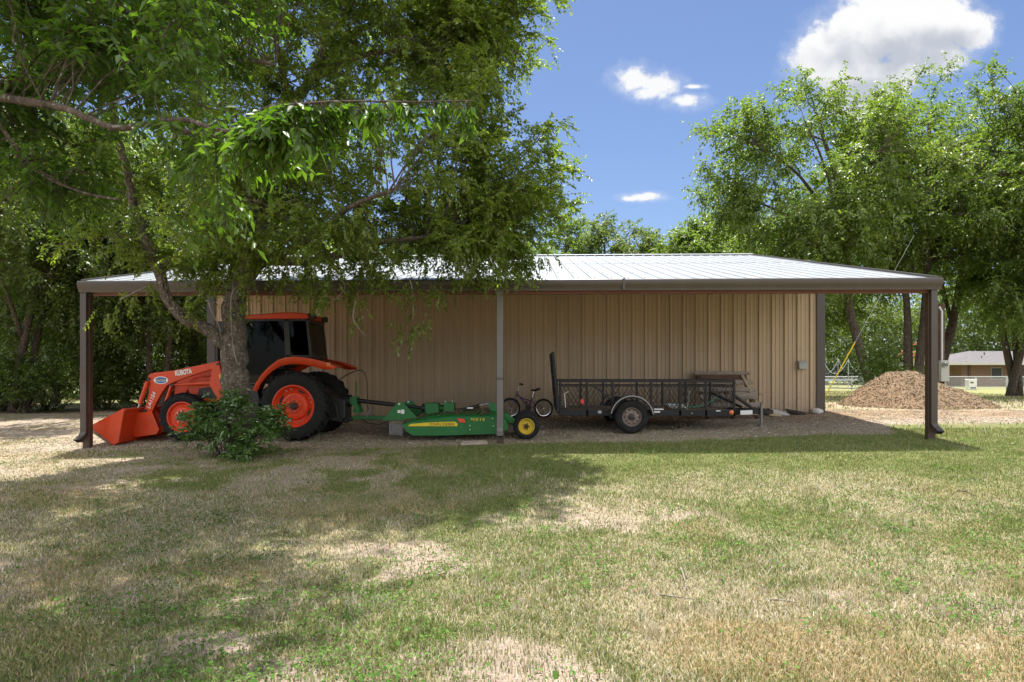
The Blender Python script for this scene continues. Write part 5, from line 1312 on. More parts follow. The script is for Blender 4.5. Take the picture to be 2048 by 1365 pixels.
# ---- the near tree on the left whose branch hangs into the picture
nb_ = (-5.6, 5.2, gz(-5.6, 5.2))
def Q(px, py, Y): p = P(px, py, Y); return (p.x, p.y, p.z)
limbs = [([( -5.6,5.2,nb_[2]-.2),(-5.65,5.2,1.2),(-5.6,5.3,2.4),(-5.4,5.4,3.6),(-5.3,5.6,5.2)], .26, .12),
 ([(-5.55,5.25,2.2), Q(-160,150,4.6), Q(-20,190,4.2), Q(60,205,4.0), Q(130,217,3.9), Q(228,256,3.8), Q(310,246,3.7), Q(385,266,3.6), Q(440,274,3.5)], .034, .010),
 ([Q(310,246,3.7), Q(370,240,3.5), Q(440,262,3.3), Q(485,255,3.2), Q(520,222,3.15), Q(600,208,3.1), Q(700,203,3.1), Q(800,204,3.1), Q(945,203,3.1)], .014, .003),
 ([(-5.5,5.35,3.0), (-4.6,5.0,3.9), (-3.6,4.8,4.4), (-2.6,4.7,4.7), (-1.9,4.6,4.8)], .08, .02),
 ([(-5.45,5.4,3.4), (-4.6,6.2,4.2), (-3.6,6.9,4.7), (-2.8,7.4,4.9)], .08, .02),
 ([Q(-40,190,4.2), Q(60,330,4.4), Q(150,380,4.3), Q(240,400,4.1)], .014, .006),
 ([(-5.4,5.4,4.0), (-4.9,5.5,5.4), (-3.6,5.6,6.3), (-2.2,5.5,6.6)], .09, .03),
 ([(-5.4,5.4,4.0), (-5.0,4.6,4.8), (-4.2,4.0,5.2)], .07, .02)]
ells = [(*Q(60,60,4.8),1.0,.9,.75), (*Q(250,90,4.6),.75,.8,.45), (*Q(20,300,4.6),.55,.7,.42), (*Q(150,320,4.5),.40,.5,.18), (-3.9,6.0,5.0,1.5,1.6,.7), (-3.2,4.9,4.7,1.3,1.1,.5), (*Q(400,60,4.4),.5,.6,.25), (-3.3,5.6,6.6,1.3,1.3,.5), (-4.4,5.6,6.5,1.6,1.6,.6), (-3.0,4.6,6.7,1.2,1.2,.4), (-3.9,4.6,6.5,1.3,1.2,.5), (-2.3,7.0,6.95,1.3,1.2,.45), (-3.8,6.9,6.95,1.5,1.3,.5)]
ex = []
path = smooth_path([Q(485,255,3.2), Q(520,222,3.15), Q(600,208,3.1), Q(700,203,3.1), Q(800,204,3.1), Q(945,203,3.1)], 8)
for i, p in enumerate(path):
    k = 1-i/len(path); m = 5 if i < 20 else 1
    for j in range(m):
        ex.append((p+rg_.normal(0,.012,3), np.array([.25+rg_.normal(0,.35), rg_.normal(0,.6)*k, -.45-.5*(1-k)]), (.20 if i < 20 else .10)*(.6+.6*rg_.random())))
for i, p in enumerate(smooth_path([Q(310,246,3.7), Q(385,262,3.6), Q(440,270,3.4), Q(490,262,3.2)], 8)):
    for j in range(2): ex.append((p+rg_.normal(0,.05,3), np.array([.3+rg_.normal(0,.5), rg_.normal(0,.6), -.3+rg_.normal(0,.4)]), .26))
for (px, py, n) in ((415,375,6),(430,300,3),(395,395,4),(300,60,5),(380,110,4),(260,90,5)):
    for j in range(n): ex.append((np.array(Q(px+rg_.normal(0,28),py+rg_.normal(0,22),3.7+rg_.normal(0,.15))), np.array([.2+rg_.normal(0,.5), rg_.normal(0,.5), -.5]), .24))
make_tree('near_tree', nb_, 'near tree whose dark branch hangs long drooping leaves in front of the bigger tree', limbs, ells, 350, 22, .27, 12, .066, .030, L_near, M['bark2'], 9, droop=.32, hang=.5, shell=.2, gap=.30, extra=ex, secr=.006, hug=.3, wob=.2)

# ---- generic trees
def auto_tree(name, x, y, h, r, label, lm, seed, group=None, low=.25, nsec=90, nspr=16, ll=.12, lw=.06, nleaf=11, sprayL=.8, lean=(0,0), r0=.2, wide=1.0, bm=None, stems=1, twigs=False, gap=.36, shell=.4, **kw):
    rg = np.random.default_rng(seed+1000); z = gz(x, y); limbs = []
    ctr = np.array([x+lean[0], y+lean[1], z+h*(low+1)/2]); rz = h*(1-low)/2
    for s in range(stems):
        off = np.array([rg.normal(0,.25), rg.normal(0,.15), 0])*(stems > 1)
        b = np.array([x, y, z-.2])+off; sp_ = rg.normal(0,.3,3)*(1 if stems > 1 else .3)*r*.5
        tp = ctr+np.array([sp_[0]*1.2, sp_[1], rz*.55])
        m1 = b*.66+tp*.34+rg.normal(0,.12,3)*np.array([1,1,0]); m2 = b*.33+tp*.67+rg.normal(0,.2,3)*np.array([1,1,0])
        limbs.append(([b, m1, m2, tp], r0*(1 if stems == 1 else .8), r0*.25))
        for k in range(6):
            t = .3+.6*rg.random(); a = b*(1-t)+tp*t; dv = unit(rg.normal(0,1,3)*np.array([1,1,.35]))
            e = ctr+dv*np.array([r*wide, r, rz])*.75
            limbs.append(([a, (a+e)/2+np.array([0,0,.12*h*(1-t)]), e], r0*.42, r0*.1))
    ells = [(*ctr, r*.8*wide, r*.8, rz*.85)]
    for k in range(7):
        dv = unit(rg.normal(0,1,3)*np.array([1,1,.8])); q = ctr+dv*np.array([r*wide, r, rz])*.62; s = .34+.22*rg.random()
        ells.append((*q, r*s*wide, r*s, rz*s*.85))
    return make_tree(name, (x, y, z), label, limbs, ells, nsec, nspr, sprayL, nleaf, ll, lw, lm, bm or M['bark2'], seed, group=group, twigs=twigs, gap=gap, shell=shell, trunk_sides=8, **kw)
def X_at(px, Y): return P(px, 700, Y).x
# trees standing to the right of the shed
RG = 'trees to the right of the shed'
auto_tree('pecan_tree', X_at(1752,29), 29, 14.6, 4.7, 'leaning slim-trunked tree seen between the shed corner and the gravel heap', L_right, 31, RG, low=.27, nsec=230, nspr=26, ll=.15, lw=.085, sprayL=.8, lean=(-2.7,0), r0=.24)
auto_tree('pecan_tree', X_at(1822,31.5), 31.5, 16.0, 4.9, 'tallest tree, two trunks rising behind the top of the gravel heap', L_right, 32, RG, low=.25, nsec=270, nspr=27, ll=.15, lw=.085, sprayL=.8, lean=(1.2,0), r0=.27, stems=2)
auto_tree('pecan_tree', X_at(1862,34), 34, 14.0, 4.6, 'dark-trunked tree just beside the canopy post with the grey meter', L_right, 33, RG, low=.25, nsec=190, nspr=25, ll=.15, lw=.085, sprayL=.85, lean=(2.6,0), r0=.27)
auto_tree('pecan_tree', X_at(2032,43), 43, 18.5, 7.2, 'broad tree on three leaning trunks in front of the brick house', L_right, 34, RG, low=.15, nsec=300, nspr=28, ll=.19, lw=.105, sprayL=1.0, lean=(-.6,-1.5), r0=.3, stems=3)
auto_tree('pecan_tree', X_at(2085,30), 30, 13.5, 4.8, 'tree at the right margin whose low boughs hang before the brick house', L_right, 36, RG, low=.19, nsec=240, nspr=26, ll=.14, lw=.08, sprayL=.8, lean=(-.9,0), r0=.24)
auto_tree('pecan_tree', X_at(1640,37), 37, 11.6, 5.0, 'low round tree rising just above the far end of the shed roof', L_right, 35, RG, low=.22, nsec=200, nspr=25, ll=.16, lw=.09, sprayL=.85, lean=(-.5,0), r0=.2)
# trees seen over the roof ridge
BG = 'trees seen over the shed roof'
for i, (px, Y, h, r, lab) in enumerate([(1215,42,11.6,3.6,'pale green tree over the middle of the roof ridge, twigs poking above it'), (1285,46,11.4,3.4,'rounded tree at the edge of the gap of sky over the roof'), (1130,44,12.6,3.6,'feathery tree over the ridge half hidden by the big shade tree'), (1425,44,11.8,4.2,'small bright tree filling the gap beside the taller trees over the roof'), (1370,40,11.0,3.2,'small rounded tree over the roof just left of the tall trees, low against the sky'), (1480,42,12.6,3.8,'leafy tree over the far roof corner in front of the tall right-hand trees'), (1020,46,12.5,4.2,'tree over the roof showing through the crown of the shade tree'), (870,44,12.5,4.2,'tree beyond the roof, glimpsed through the middle of the shade tree'), (700,46,12.5,4.4,'tree far behind the tractor cab and the fork of the shade tree')]):
    auto_tree('background_tree', X_at(px,Y), Y, h, r, lab, L_far if i in (0,1,3) else L_right, 50+i, BG, low=.12, nsec=150, nspr=22, ll=.2, lw=.11, sprayL=.95, r0=.2)
# woods on the left
WG = 'trees of the wood at the left'
wl = [(60,20.5,9.5,3.2,'wood-edge tree nearest the left margin, reaching low over the bare ground'), (190,22.5,10.5,3.4,'wood-edge tree behind the brown post beside the loader bucket'), (305,22,9.5,3.0,'wood-edge tree standing behind the raised loader arm'), (400,24.5,10.5,3.2,'wood-edge tree filling the gap between loader and shed corner'), (-60,24,12,4.2,'tall tree at the very edge of the picture in the wood'), (110,27,12.5,4.2,'tall second-row tree of the wood, rising between the two nearest ones'), (250,28,12.5,4.2,'tall second-row tree of the wood above the loader knee'), (390,30,13,4.4,'tall second-row tree of the wood above the shed corner'), (20,32,13,4.6,'back-row tree of the wood near the left margin'), (500,34,13,4.6,'back-row tree of the wood behind the shade tree fork')]
for i, (px, Y, h, r, lab) in enumerate(wl):
    auto_tree('woodland_tree', X_at(px,Y), Y, h, r, lab, L_wood, 70+i, WG, low=.10 if i < 4 else .14, nsec=210 if i < 4 else 170, nspr=25, ll=.115 if i < 4 else .16, lw=.06 if i < 4 else .085, sprayL=.7, r0=.17, stems=2 if i in (0,2) else 1, bm=M['bark2'])
auto_tree('woodland_tree', -14.2, 15.6, 9.5, 4.3, 'tree beyond the left margin whose boughs reach over the bare ground', L_wood, 69, WG, low=.34, nsec=170, nspr=24, ll=.095, lw=.05, sprayL=.6, r0=.2)
UG = 'bushes along the edge of the wood'
ub = [(-45,20.2,'bush of the wood edge cut by the left margin of the picture'), (48,20.0,'bush of the wood edge in front of the two thin trunks'), (15,21.2,'dark bush of the wood edge nearest the left margin'), (95,21.6,'dark bush of the wood edge just left of the brown post'), (215,22.4,'bush of the wood edge right of the brown post, behind the bucket'), (290,22.8,'bush of the wood edge behind the loader knee'), (370,23.6,'bush of the wood edge behind the tractor hood'), (430,24.5,'bush of the wood edge at the shed corner')]
for i, (px, Y, lab) in enumerate(ub):
    x = X_at(px,Y); z = gz(x,Y); rg = np.random.default_rng(i)
    el_ = [(x+rg.normal(0,.6), Y+rg.normal(0,.5), z+.5+.9*rg.random(), .9, .8, .7) for k in range(5)]
    bush('bush', (x,Y,z), lab, el_, 620, .5, 10, .10, .045, L_wood, 90+i, 8, UG)
# far wood masses closing the view behind everything
def far_wood(name, x0, x1, y0, y1, n, hmax, lm, seed, ll=.3, kind='stuff', low=.2):
    rg = np.random.default_rng(seed); x = rg.uniform(x0, x1, n); y = rg.uniform(y0, y1, n)
    top = hmax*(.62+.38*fbm(x*.11+seed, y*.05, 3)*1.5-.05)*(.75+.5*vnoise(x*.45+seed*7, y*.1))
    z = low+(top-low)*rg.random(n)**.75
    c = np.stack([x,y,z],1); d = unit(rg.normal(0,1,(n,3)))
    V = spray_leaves(rg, c, d, 1.2*(.6+.6*rg.random(n)), 9, ll, ll*.55, .3, .4)
    o = leaf_mesh(name, V, lm, None); tag(o, kind=kind); return o
far_wood('far_woods', -75, -12, 36, 52, 26000, 11.5, L_wood, 3, .26)
far_wood('far_woods', -30, 6, 58, 76, 6000, 9.5, L_far, 7, .3)
far_wood('far_woods', 6, 120, 92, 112, 26000, 14.5, L_far, 5, .42)
# bush at the foot of the leaning tree, pink crape myrtle beyond
x = X_at(1765,27); z = gz(x,27)
bush('bush', (x,27,z), 'leafy green bush at the foot of the leaning tree behind the gravel heap', [(x-.3,27,z+.9,.8,.7,.8),(x+.5,27.2,z+.7,.8,.7,.6),(x-.1,27,z+1.6,.6,.6,.6),(x+1.0,27,z+.6,.5,.6,.45)], 620, .45, 10, .10, .05, L_right, 140, 7)
x = X_at(1640,60); z = gz(x,60)
xm = X_at(1836,58); zm_ = gz(xm,58)
L_pink = leaf_mat('pink_blossom', (.38,.10,.12), (.5,.18,.2), .3, .03)
bush('crape_myrtle', (xm,58,zm_), 'shrub with red-pink blossom seen between the trunks near the canopy post', [(xm,58,zm_+2.0,1.2,1.0,1.1),(xm+.4,58,zm_+2.9,.9,.8,.7)], 260, .4, 9, .13, .07, L_right, 141, 6, cat='shrub')
mm_ = bpy.data.objects['crape_myrtle']
rg = np.random.default_rng(5); n = 50; c = np.stack([xm+rg.normal(0,.8,n), 57.6+rg.normal(0,.4,n), zm_+2.9+rg.normal(0,.55,n)],1)
leaf_mesh('blossom', spray_leaves(rg, c, unit(rg.normal(0,1,(n,3))), np.full(n,.3), 10, .12, .09, .2, .2), L_pink, mm_)
# ================================================================== gravel heap
mx_, my_ = P(1808, 800, 19.3).x, 19.3
rg = np.random.default_rng(8)
rx = np.linspace(-3.2, 3.2, 110); ry = np.linspace(-2.6, 2.6, 90); AX, AY = np.meshgrid(rx, ry)
def heap(ax, ay):
    d = np.sqrt((ax/np.where(ax<0,1.6,1.75))**2+(ay/2.1)**2); d2 = np.sqrt(((ax-.5)/1.8)**2+((ay+.2)/1.7)**2)
    h = 1.22*np.clip(1-d, 0, 1)**.95; h2 = .80*np.clip(1-d2, 0, 1)
    h = np.maximum(h, h2); h = np.where(h > .92, .92+(h-.92)*.4, h)
    return h+.26*(fbm(ax*1.3+9, ay*1.3+4, 4)-.5)*np.clip(h*3,0,1)+.07*(fbm(ax*7, ay*7, 2)-.5)*np.clip(h*4,0,1)
hz_ = heap(AX, AY); zz = ground_z(AX.ravel()+mx_, AY.ravel()+my_)+hz_.ravel()-.02-.25*(hz_.ravel() < .01)
V = np.stack([AX.ravel()+mx_, AY.ravel()+my_, zz],1); nx, ny = len(rx), len(ry); idx = np.arange(nx*ny).reshape(ny,nx)
a,b,c,d = idx[:-1,:-1].ravel(), idx[:-1,1:].ravel(), idx[1:,1:].ravel(), idx[1:,:-1].ravel()
tr_ = np.concatenate([np.stack([a,b,c],1), np.stack([a,c,d],1)])
cl_ = np.array([.22,.155,.10])*(.7+.6*fbm(AX.ravel()*6, AY.ravel()*6, 3))[:,None]
heap_o = np_mesh('gravel_heap', V, tr_, vcol_mat('heap_mat', 0), None, cl_)
tag(heap_o, 'knee-high heap of tan gravel and chips beyond the canopy post at the right', 'heap'); heap_o['label'] = 'tan heap of gravel and chips behind the canopy post with the grey meter'
n = 26000; ax = rg.uniform(-3,3,n); ay = rg.uniform(-2.5,1.2,n); hh = heap(ax, ay); k = hh > .03; ax, ay, hh = ax[k], ay[k], hh[k]; n = len(ax)
ico = np.array([[1,0,0],[-1,0,0],[0,1,0],[0,-1,0],[0,0,1],[0,0,-1]],float); tri = np.array([[0,2,4],[2,1,4],[1,3,4],[3,0,4],[2,0,5],[1,2,5],[3,1,5],[0,3,5]])
s = .013*(.5+1.3*rg.random(n)**3); VV = ico[None]*(1+rg.uniform(-.4,.4,(n,6,1)))*s[:,None,None]; VV[:,:,2] *= .6
VV += np.stack([ax+mx_, ay+my_, ground_z(ax+mx_, ay+my_)+hh-.01],1)[:,None]
cc_ = np.array([[.31,.25,.17],[.38,.32,.24],[.14,.095,.055],[.23,.17,.105],[.10,.07,.045]])[rg.integers(0,5,n)]*(.7+.6*rg.random(n)[:,None])
np_mesh('stones', VV.reshape(-1,3), (tri[None]+(np.arange(n)*6)[:,None,None]).reshape(-1,3), vcol_mat('stone_mat', 0), heap_o, np.repeat(cc_,6,0))['kind'] = 'stuff'

# ================================================================== utility pole with meter, guy wire
px_, py_ = P(1881, 800, 22.4).x, 22.4; z = gz(px_, py_)
M['polewood'] = bark_mat('pole_wood', (.055,.038,.028), (.12,.085,.06), 0, .6); M['meter'] = mat('meter_grey', (.36,.37,.34), .5, .3, .06, 6); M['pvc'] = mat('grey_conduit', (.42,.43,.43), .5, .2, .05)
pole = thing('utility_pole', (px_,py_,z), 'brown utility pole carrying a grey electric meter, hidden behind the canopy post', 'pole')
mb = MB(); mb.tube([(px_,py_,z-.2),(px_,py_,3.75)], [.13,.12], 14); build(mb, 'pole', M['polewood'], pole, smooth=True)
a, b_ = P(1879.5,763.5,22.2), P(1896,721,22.2)
mb = MB(); mb.box(a.x,b_.x,22.12,22.27,a.z,b_.z); mt = build(mb, 'meter_box', M['meter'], pole, bevel=.012)
q = P(1888.5,730,22.1); mb = MB(); mb.lathe([(.085,.02),(.085,-.03),(.075,-.05),(.075,-.11),(.05,-.15),(0,-.16)], (q.x,22.12,q.z), 24); build(mb, 'meter_dial', glass('meter_glass', (.6,.6,.6), 0), mt, smooth=True)
mb = MB(); mb.lathe([(.085,.0),(.085,-.02),(.07,-.02),(.07,-.001)], (q.x,22.12,q.z), 24); build(mb, 'meter_ring', M['steel'], mt)
mb = MB(); t_ = P(1884,721,22.2); mb.tube([(t_.x,22.2,b_.z-.02),(t_.x,22.2,3.5),(t_.x-.06,22.25,3.65)], .032, 10); mb.tube([(a.x+.17,22.2,a.z+.02),(a.x+.17,22.2,z-.05)], .03, 10); build_parts(mb, 'conduit', M['pvc'], pole, smooth=True)
mb = MB(); mb.tube([(px_-.02,py_-.12,z+5.0),(P(1646,780,24).x, 24, gz(9,24)+.02)], .008, 5); gw = build(mb, 'guy_wire', M['steel'], None); recenter(gw, (P(1646,780,24).x, 24, gz(9,24)))
tag(gw, 'yellow guarded guy wire slanting down beside the shed corner', 'guy wire')
e0 = Vector((P(1646,780,24).x, 24, gz(9,24)+.02)); e1 = P(1697,712,23.6)
# the wire is the line e0-e1 carried on to the pole: rebuild it so that it runs through the yellow guard
bpy.data.objects.remove(gw)
e1 = P(1699,705,24.0); dirv = (e1-e0).normalized()
mb = MB(); mb.tube([e0-dirv*.3, e0+dirv*6.5], .004, 5); gw = build(mb, 'guy_wire', M['steel'], None); recenter(gw, tuple(e0)); tag(gw, 'guy wire in a yellow plastic guard slanting up beside the shed corner', 'guy wire')
mb = MB(); mb.tube([e0+dirv*.0, e0+dirv*2.3], .02, 10); build(mb, 'guard', M['yellowdec'], gw, smooth=True)

# ================================================================== fence, trampoline, house, bin
YFN = 66.0
M['fencegal'] = mat('fence_galvanised', (.50,.52,.54), .5, .4, .05)
fx0, fx1 = X_at(1560,YFN), X_at(2300,YFN); zf = gz(30,YFN)
fen = thing('chain_link_fence', (fx0,YFN,zf), 'grey chain-link fence with a top rail in front of the brick house', 'fence')
mb = MB(); mb.tube([(fx0,YFN,zf+1.22),(fx1,YFN,zf+1.22)], .04, 8); build(mb, 'top_rail', M['fencegal'], fen, smooth=True)
x = fx0+1.0
while x < fx1:
    mb = MB(); mb.tube([(x,YFN+.04,zf-.1),(x,YFN+.04,zf+1.28)], .05 if int(x)%3 else .08, 8); build(mb, 'post', M['fencegal'], fen, smooth=True); x += 2.9
mb = MB(); x = fx0
while x < fx1:
    for s in (1,-1): mb.bar((x,YFN,zf+.02),(x+s*1.2,YFN,zf+1.2),.011,.008)
    x += .15
build(mb, 'mesh', M['fencegal'], fen)
# trampoline with a safety net on poles
tx_, ty_ = X_at(1686,72), 72.0; z = gz(tx_,ty_)
trm = thing('trampoline', (tx_,ty_,z), 'round trampoline with pale drooping safety net behind the shed corner', 'trampoline')
M['net'] = glass('net', (.55,.58,.62), 0); M['tmat'] = mat('trampoline_mat', (.03,.03,.04), .8); M['tpad'] = mat('trampoline_pad', (.40,.45,.52), .6)
mb = MB(); mb.lathe([(2.05,0),(2.05,.012),(0,.012)], (tx_,ty_,z+.86), 32, 'Z'); build(mb, 'jumping_mat', M['tmat'], trm)
mb = MB(); mb.lathe([(2.0,.02),(2.0,.06),(2.35,.06),(2.38,-.06),(2.34,-.06)], (tx_,ty_,z+.86), 32, 'Z'); build(mb, 'frame_pad', M['tpad'], trm)
for i in range(6):
    t = 2*math.pi*i/6+.3; cx_, cy_ = tx_+2.4*math.cos(t), ty_+2.4*math.sin(t)
    mb = MB(); mb.tube([(cx_,cy_,z),(cx_,cy_,z+3.0)], .03, 6); mb.tube([(cx_,cy_,z+.04),(cx_-.9*math.sin(t),cy_+.9*math.cos(t),z+.04),(cx_-.9*math.sin(t),cy_+.9*math.cos(t),z+.85)], .03, 6); build(mb, 'pole', M['fencegal'], trm)
    t2 = t+2*math.pi/6; rows = []
    for j in range(9):
        k = j/8; sag = 4*k*(1-k); xx = tx_+2.38*math.cos(t+(t2-t)*k); yy = ty_+2.38*math.sin(t+(t2-t)*k); rows.append([(xx,yy,z+.95),(xx,yy,z+2.9-1.4*sag)])
    mb = MB(); mb.sheet(rows); build(mb, 'safety_net', M['net'], trm)
    mb = MB(); mb.tube([r[1] for r in rows], .022, 5); build(mb, 'net_rope', M['fencegal'], trm)
# white bin
bx = X_at(1942,64.5); z = gz(bx,64.5)
mb = MB(); mb.box(bx-.36,bx+.36,64.2,64.8,z,z+.92); mb.box(bx-.39,bx+.39,64.17,64.83,z+.92,z+1.0); o = build(mb, 'bin', M['white'], None, bevel=.04); recenter(o, (bx,64.5,z)); tag(o, 'white plastic bin standing on the lawn by the chain-link fence', 'bin')
mb = MB(); mb.box(bx-.25,bx+.05,64.19,64.197,z+.62,z+.74); mb.box(bx-.25,bx+.25,64.19,64.197,z+.15,z+.25); build_parts(mb, 'label_panel', M['black'], o)
# brick house
YHs = 80.0
def brick_mat():
    m, nt, N, L = nodes_of('brick'); b = N['Principled BSDF']; b.inputs['Roughness'].default_value = .9
    br = N.new('ShaderNodeTexBrick'); br.inputs['Scale'].default_value = 4.5; br.inputs[1].default_value = (.30,.17,.12,1); br.inputs[2].default_value = (.24,.13,.09,1); br.inputs[3].default_value = (.38,.34,.30,1)
    br.inputs['Mortar Size'].default_value = .012; tc = N.new('ShaderNodeTexCoord'); mp = N.new('ShaderNodeMapping'); mp.inputs['Rotation'].default_value = (R(90),0,0)
    L.new(tc.outputs['Object'], mp.inputs[0]); L.new(mp.outputs[0], br.inputs['Vector']); L.new(br.outputs[0], b.inputs['Base Color']); return m
M['brick'] = brick_mat(); M['shingle'] = mat('grey_shingle', (.125,.115,.118), .9, 0, .25, 3, .3, 30); M['trimw'] = mat('painted_trim', (.50,.48,.45), .6); M['wglass'] = mat('dark_window', (.02,.025,.03), .08)
hx0 = X_at(1897,YHs); z = gz(hx0,YHs); hx1 = hx0+24
hs = thing('brick_house', (hx0+12,YHs,z), 'low brick house with grey hipped roof behind the chain-link fence', 'house')
mb = MB(); mb.box(hx0+2.8,hx1-1,YHs+2.2,YHs+11,z-.1,z+2.62); build(mb, 'wall', M['brick'], hs)
e = z+2.72; rg0 = z+4.3
mb = MB(); mb.add([(hx0,YHs,e),(hx1,YHs,e),(hx1,YHs+12,e),(hx0,YHs+12,e),(hx0+6,YHs+6,rg0),(hx1-6,YHs+6,rg0)], [(0,1,5,4),(1,2,5),(2,3,4,5),(3,0,4),(3,2,1,0)]); build(mb, 'roof', M['shingle'], hs)
mb = MB(); mb.box(hx0-.05,hx1,YHs-.06,YHs-.02,e-.2,e+.03); mb.box(hx0-.06,hx0-.02,YHs-.02,YHs+12,e-.2,e+.03); build_parts(mb, 'fascia', M['trimw'], hs)
for xx in (hx0+2.75, hx0+8.6, hx0+14):
    mb = MB(); mb.box(xx-.13,xx+.13,YHs+.5,YHs+.76,z-.1,e-.2); build(mb, 'porch_post', M['polewood'], hs)
for xx, w_ in ((hx0+6.2,1.3),(hx0+12,1.6),(hx0+17,1.3)):
    mb = MB(); mb.box(xx,xx+w_,YHs+2.12,YHs+2.19,z+.85,z+2.25); wi = build(mb, 'window', M['trimw'], hs); mb = MB(); mb.box(xx+.08,xx+w_-.08,YHs+2.09,YHs+2.115,z+.93,z+2.17); build(mb, 'pane', M['wglass'], wi)
mb = MB(); mb.box(hx0+9.3,hx0+10.3,YHs+2.1,YHs+2.19,z,z+2.1); build(mb, 'door', mat('door_paint', (.05,.05,.05), .4), hs)
mb = MB(); mb.box(hx0+.5,hx1-1,YHs+.3,YHs+2.19,z-.1,z+.06); build(mb, 'porch', M['conc'], hs)

# ================================================================== odds and ends about the shed
M['oldwood'] = mat('weathered_wood', (.34,.285,.235), .9, 0, .25, 5, .5, 35); M['palewood'] = mat('pale_wood', (.50,.40,.26), .85, 0, .15, 5, .3, 35); M['darkwood'] = mat('dark_wood', (.13,.075,.05), .9, 0, .25, 6, .4, 35)
# two grey planks lying by the middle post
for (a, b_, Y, w, lab) in ((P(921,890,11.98), P(975,884,12.02), 12.0, .09, 'longer grey weathered plank on the gravel beside the middle canopy post'), (P(925,886,12.2), P(973,880.5,12.25), 12.2, .07, 'second grey plank just behind the longer one by the middle post')):
    z0_ = gz(a.x, Y); mb = MB(); mb.bar((a.x,Y-.04,z0_+.035),(b_.x,Y+.05,z0_+.045),w,.045); o = build(mb, 'plank', M['oldwood'], None, bevel=.006); recenter(o, (a.x,Y,z0_)); tag(o, lab, 'plank', 'planks by the middle post')
# pallet leaning on the wall behind the trailer
YP = 15.75
pal = thing('pallet', (P(1450,825,YP).x, YP, gz(4.6,YP)), 'weathered wooden pallet leaning on the wall behind the front of the trailer', 'pallet')
zt_ = P(1440,750,16.4).z; zb_ = gz(4.6,15.6)+.0; lean = lambda k: (15.5+k*.98, zb_+(zt_-zb_)*k)
def pbar(x0, x1, k0, k1, t, off, m, nm):
    mb = MB(); y0,z0_ = lean(k0); y1,z1_ = lean(k1)
    n_ = Vector((0,-(z1_-z0_),(y1-y0))).normalized() if False else Vector((0,-.75,.66))
    v = []
    for o_ in (off, off+t):
        for x, y, zz in ((x0,y0,z0_),(x1,y0,z0_),(x1,y1,z1_),(x0,y1,z1_)): v.append((x, y+n_.y*o_, zz+n_.z*o_))
    mb.add(v, [(0,1,2,3),(7,6,5,4),(0,4,5,1),(1,5,6,2),(2,6,7,3),(3,7,4,0)]); build(mb, nm, m, pal, bevel=.004)
xa, xb = P(1390,750,16.4).x, P(1495,750,16.4).x
for x in (xa+.02, (xa+xb)/2-.03, xb-.12): pbar(x, x+.075, .0, .97, .09, 0, M['darkwood'], 'stringer')
for k in (.03,.20,.37,.54,.71): pbar(xa-.01, xb+.05, k, k+.095, .022, .092, M['oldwood'], 'slat')
pbar(xa-.02, xb+.03, .93, 1.0, .03, .092, M['oldwood'], 'slat'); pbar(xa+.1, xb-.08, .80, .92, .022, .0925, M['darkwood'], 'slat')
a, b_ = P(1484,753,16.3), P(1516,811,15.75); mb = MB(); mb.bar(a, b_, .06, .11, (0,1,0)); o = build(mb, 'board', M['palewood'], None, bevel=.004); recenter(o, tuple(b_)); tag(o, 'pale new board leaning slantwise against the end of the pallet', 'board')
mb = MB(); q = P(1489,790,15.45); mb.box(q.x-.22,q.x+.27,15.42,15.52,q.z-.04,q.z+.05); o = build(mb, 'timber_offcut', M['oldwood'], None, bevel=.006); recenter(o, tuple(q)); tag(o, 'short grey timber offcut wedged across the front of the leaning pallet', 'timber')
# scraps along the foot of the wall
def scrap(px, py, Y, w, h, m, name, lab, ang=.2, t=.03):
    p = P(px, py, Y); z0_ = gz(p.x, Y); mb = MB(); mb.obox((0,0,h/2+.01), w, .22, t, Matrix.Rotation(ang,3,'Y') @ Matrix.Rotation(.3,3,'X')); 
    mb.v = [(v[0]+p.x, v[1]+Y, v[2]+z0_) for v in mb.v]; o = build(mb, name, m, None, bevel=.006); recenter(o, (p.x,Y,z0_)); tag(o, lab, 'scrap'); return o
scrap(1560,834,16.2,.42,.10,mat('white_scrap',(.55,.52,.48),.8),'scrap_board','white scrap of board lying at the wall right of the coupler',.22)
scrap(1548,834,16.1,.30,.06,M['palewood'],'scrap_board','small tan scrap of wood at the wall just right of the coupler',.1)
scrap(1592,833,16.3,.45,.08,M['tblack'],'scrap_sheet','dark flat scrap sheet at the foot of the wall',.18)
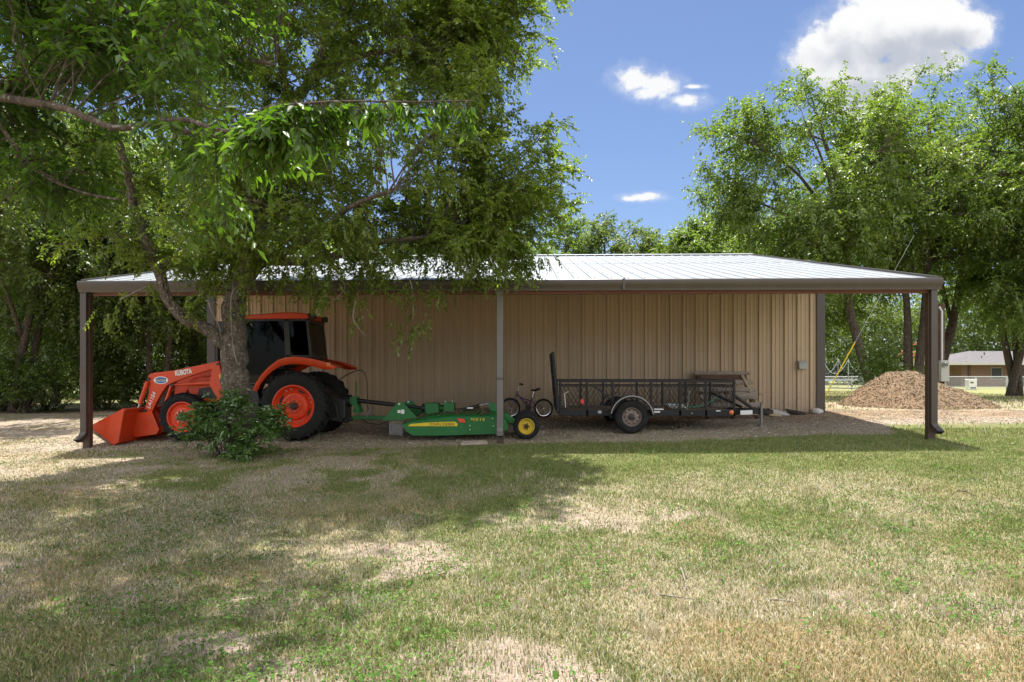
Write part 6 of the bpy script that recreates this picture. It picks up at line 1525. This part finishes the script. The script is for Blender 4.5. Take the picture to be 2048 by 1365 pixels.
def rock(px, py, Y, s, m, name, lab, seed):
    p = P(px, py, Y); z0_ = gz(p.x, Y); r_ = random.Random(seed); mb = MB()
    for i in range(5):
        th = -math.pi/2+math.pi*i/4
        if i in (0,4): continue
    rows = []
    for i in range(7):
        th = -math.pi/2+math.pi*i/6; rows.append([(p.x+s*math.cos(th)*math.cos(2*math.pi*j/10)*(1+.2*math.sin(3*j+seed)), Y+s*.8*math.cos(th)*math.sin(2*math.pi*j/10), z0_+s*.45+s*.55*math.sin(th)*(1+.15*math.cos(2*j+seed))) for j in range(11)])
    mb.sheet(rows); o = build(mb, name, m, None, smooth='all'); recenter(o, (p.x,Y,z0_)); tag(o, lab, 'stone')
rock(1633,833,16.35,.14,mat('white_stone',(.55,.53,.5),.9,0,.15,12,.4,30),'stone','white stone at the corner of the shed wall',3)
mb = MB(); p = P(1520,795,16.72); mb.tube([P(1519,812,16.4),P(1518,795,16.45),P(1520,788,16.5),P(1527,790,16.45),P(1533,790,16.45)], .012, 6); o = build(mb, 'wire_end', M['palewood'], None); recenter(o, tuple(P(1519,812,16.4))); tag(o, 'thin bent tan wire standing by the wall above the coupler', 'wire')
# twigs fallen on the lawn
for i, (pts, lab) in enumerate([([(1318,1160),(1345,1162),(1372,1166),(1386,1170)], 'pale dry twig on the sunny lawn, the longer of two'), ([(1362,1112),(1368,1128),(1372,1145),(1369,1160)], 'pale forked twig pointing away on the sunny lawn'), ([(1540,1168),(1570,1170),(1596,1176)], 'short dry twig on the lawn near a bare patch'), ([(1915,985),(1932,988),(1950,994)], 'dark dry twig on the pale lawn at the right')]):
    q = []
    for a_, b2 in pts:
        Y = 1.42*F/(b2-HOR)
        p = P(a_, b2, Y); q.append((p.x, p.y, gz(p.x,p.y)+.02+.012*random.random()))
    mb = MB(); mb.tube(q, list(np.linspace(.008,.003,len(q))), 5)
    mb.tube([q[1], (q[1][0]+.05, q[1][1]+.07, q[1][2]+.02)], .003, 4)
    o = build(mb, 'twig', bark_mat('dry_twig', (.25,.21,.17),(.42,.37,.31)) if i < 3 else M['bark2'], None, smooth='all'); recenter(o, q[0]); tag(o, lab, 'twig', 'twigs fallen on the lawn')
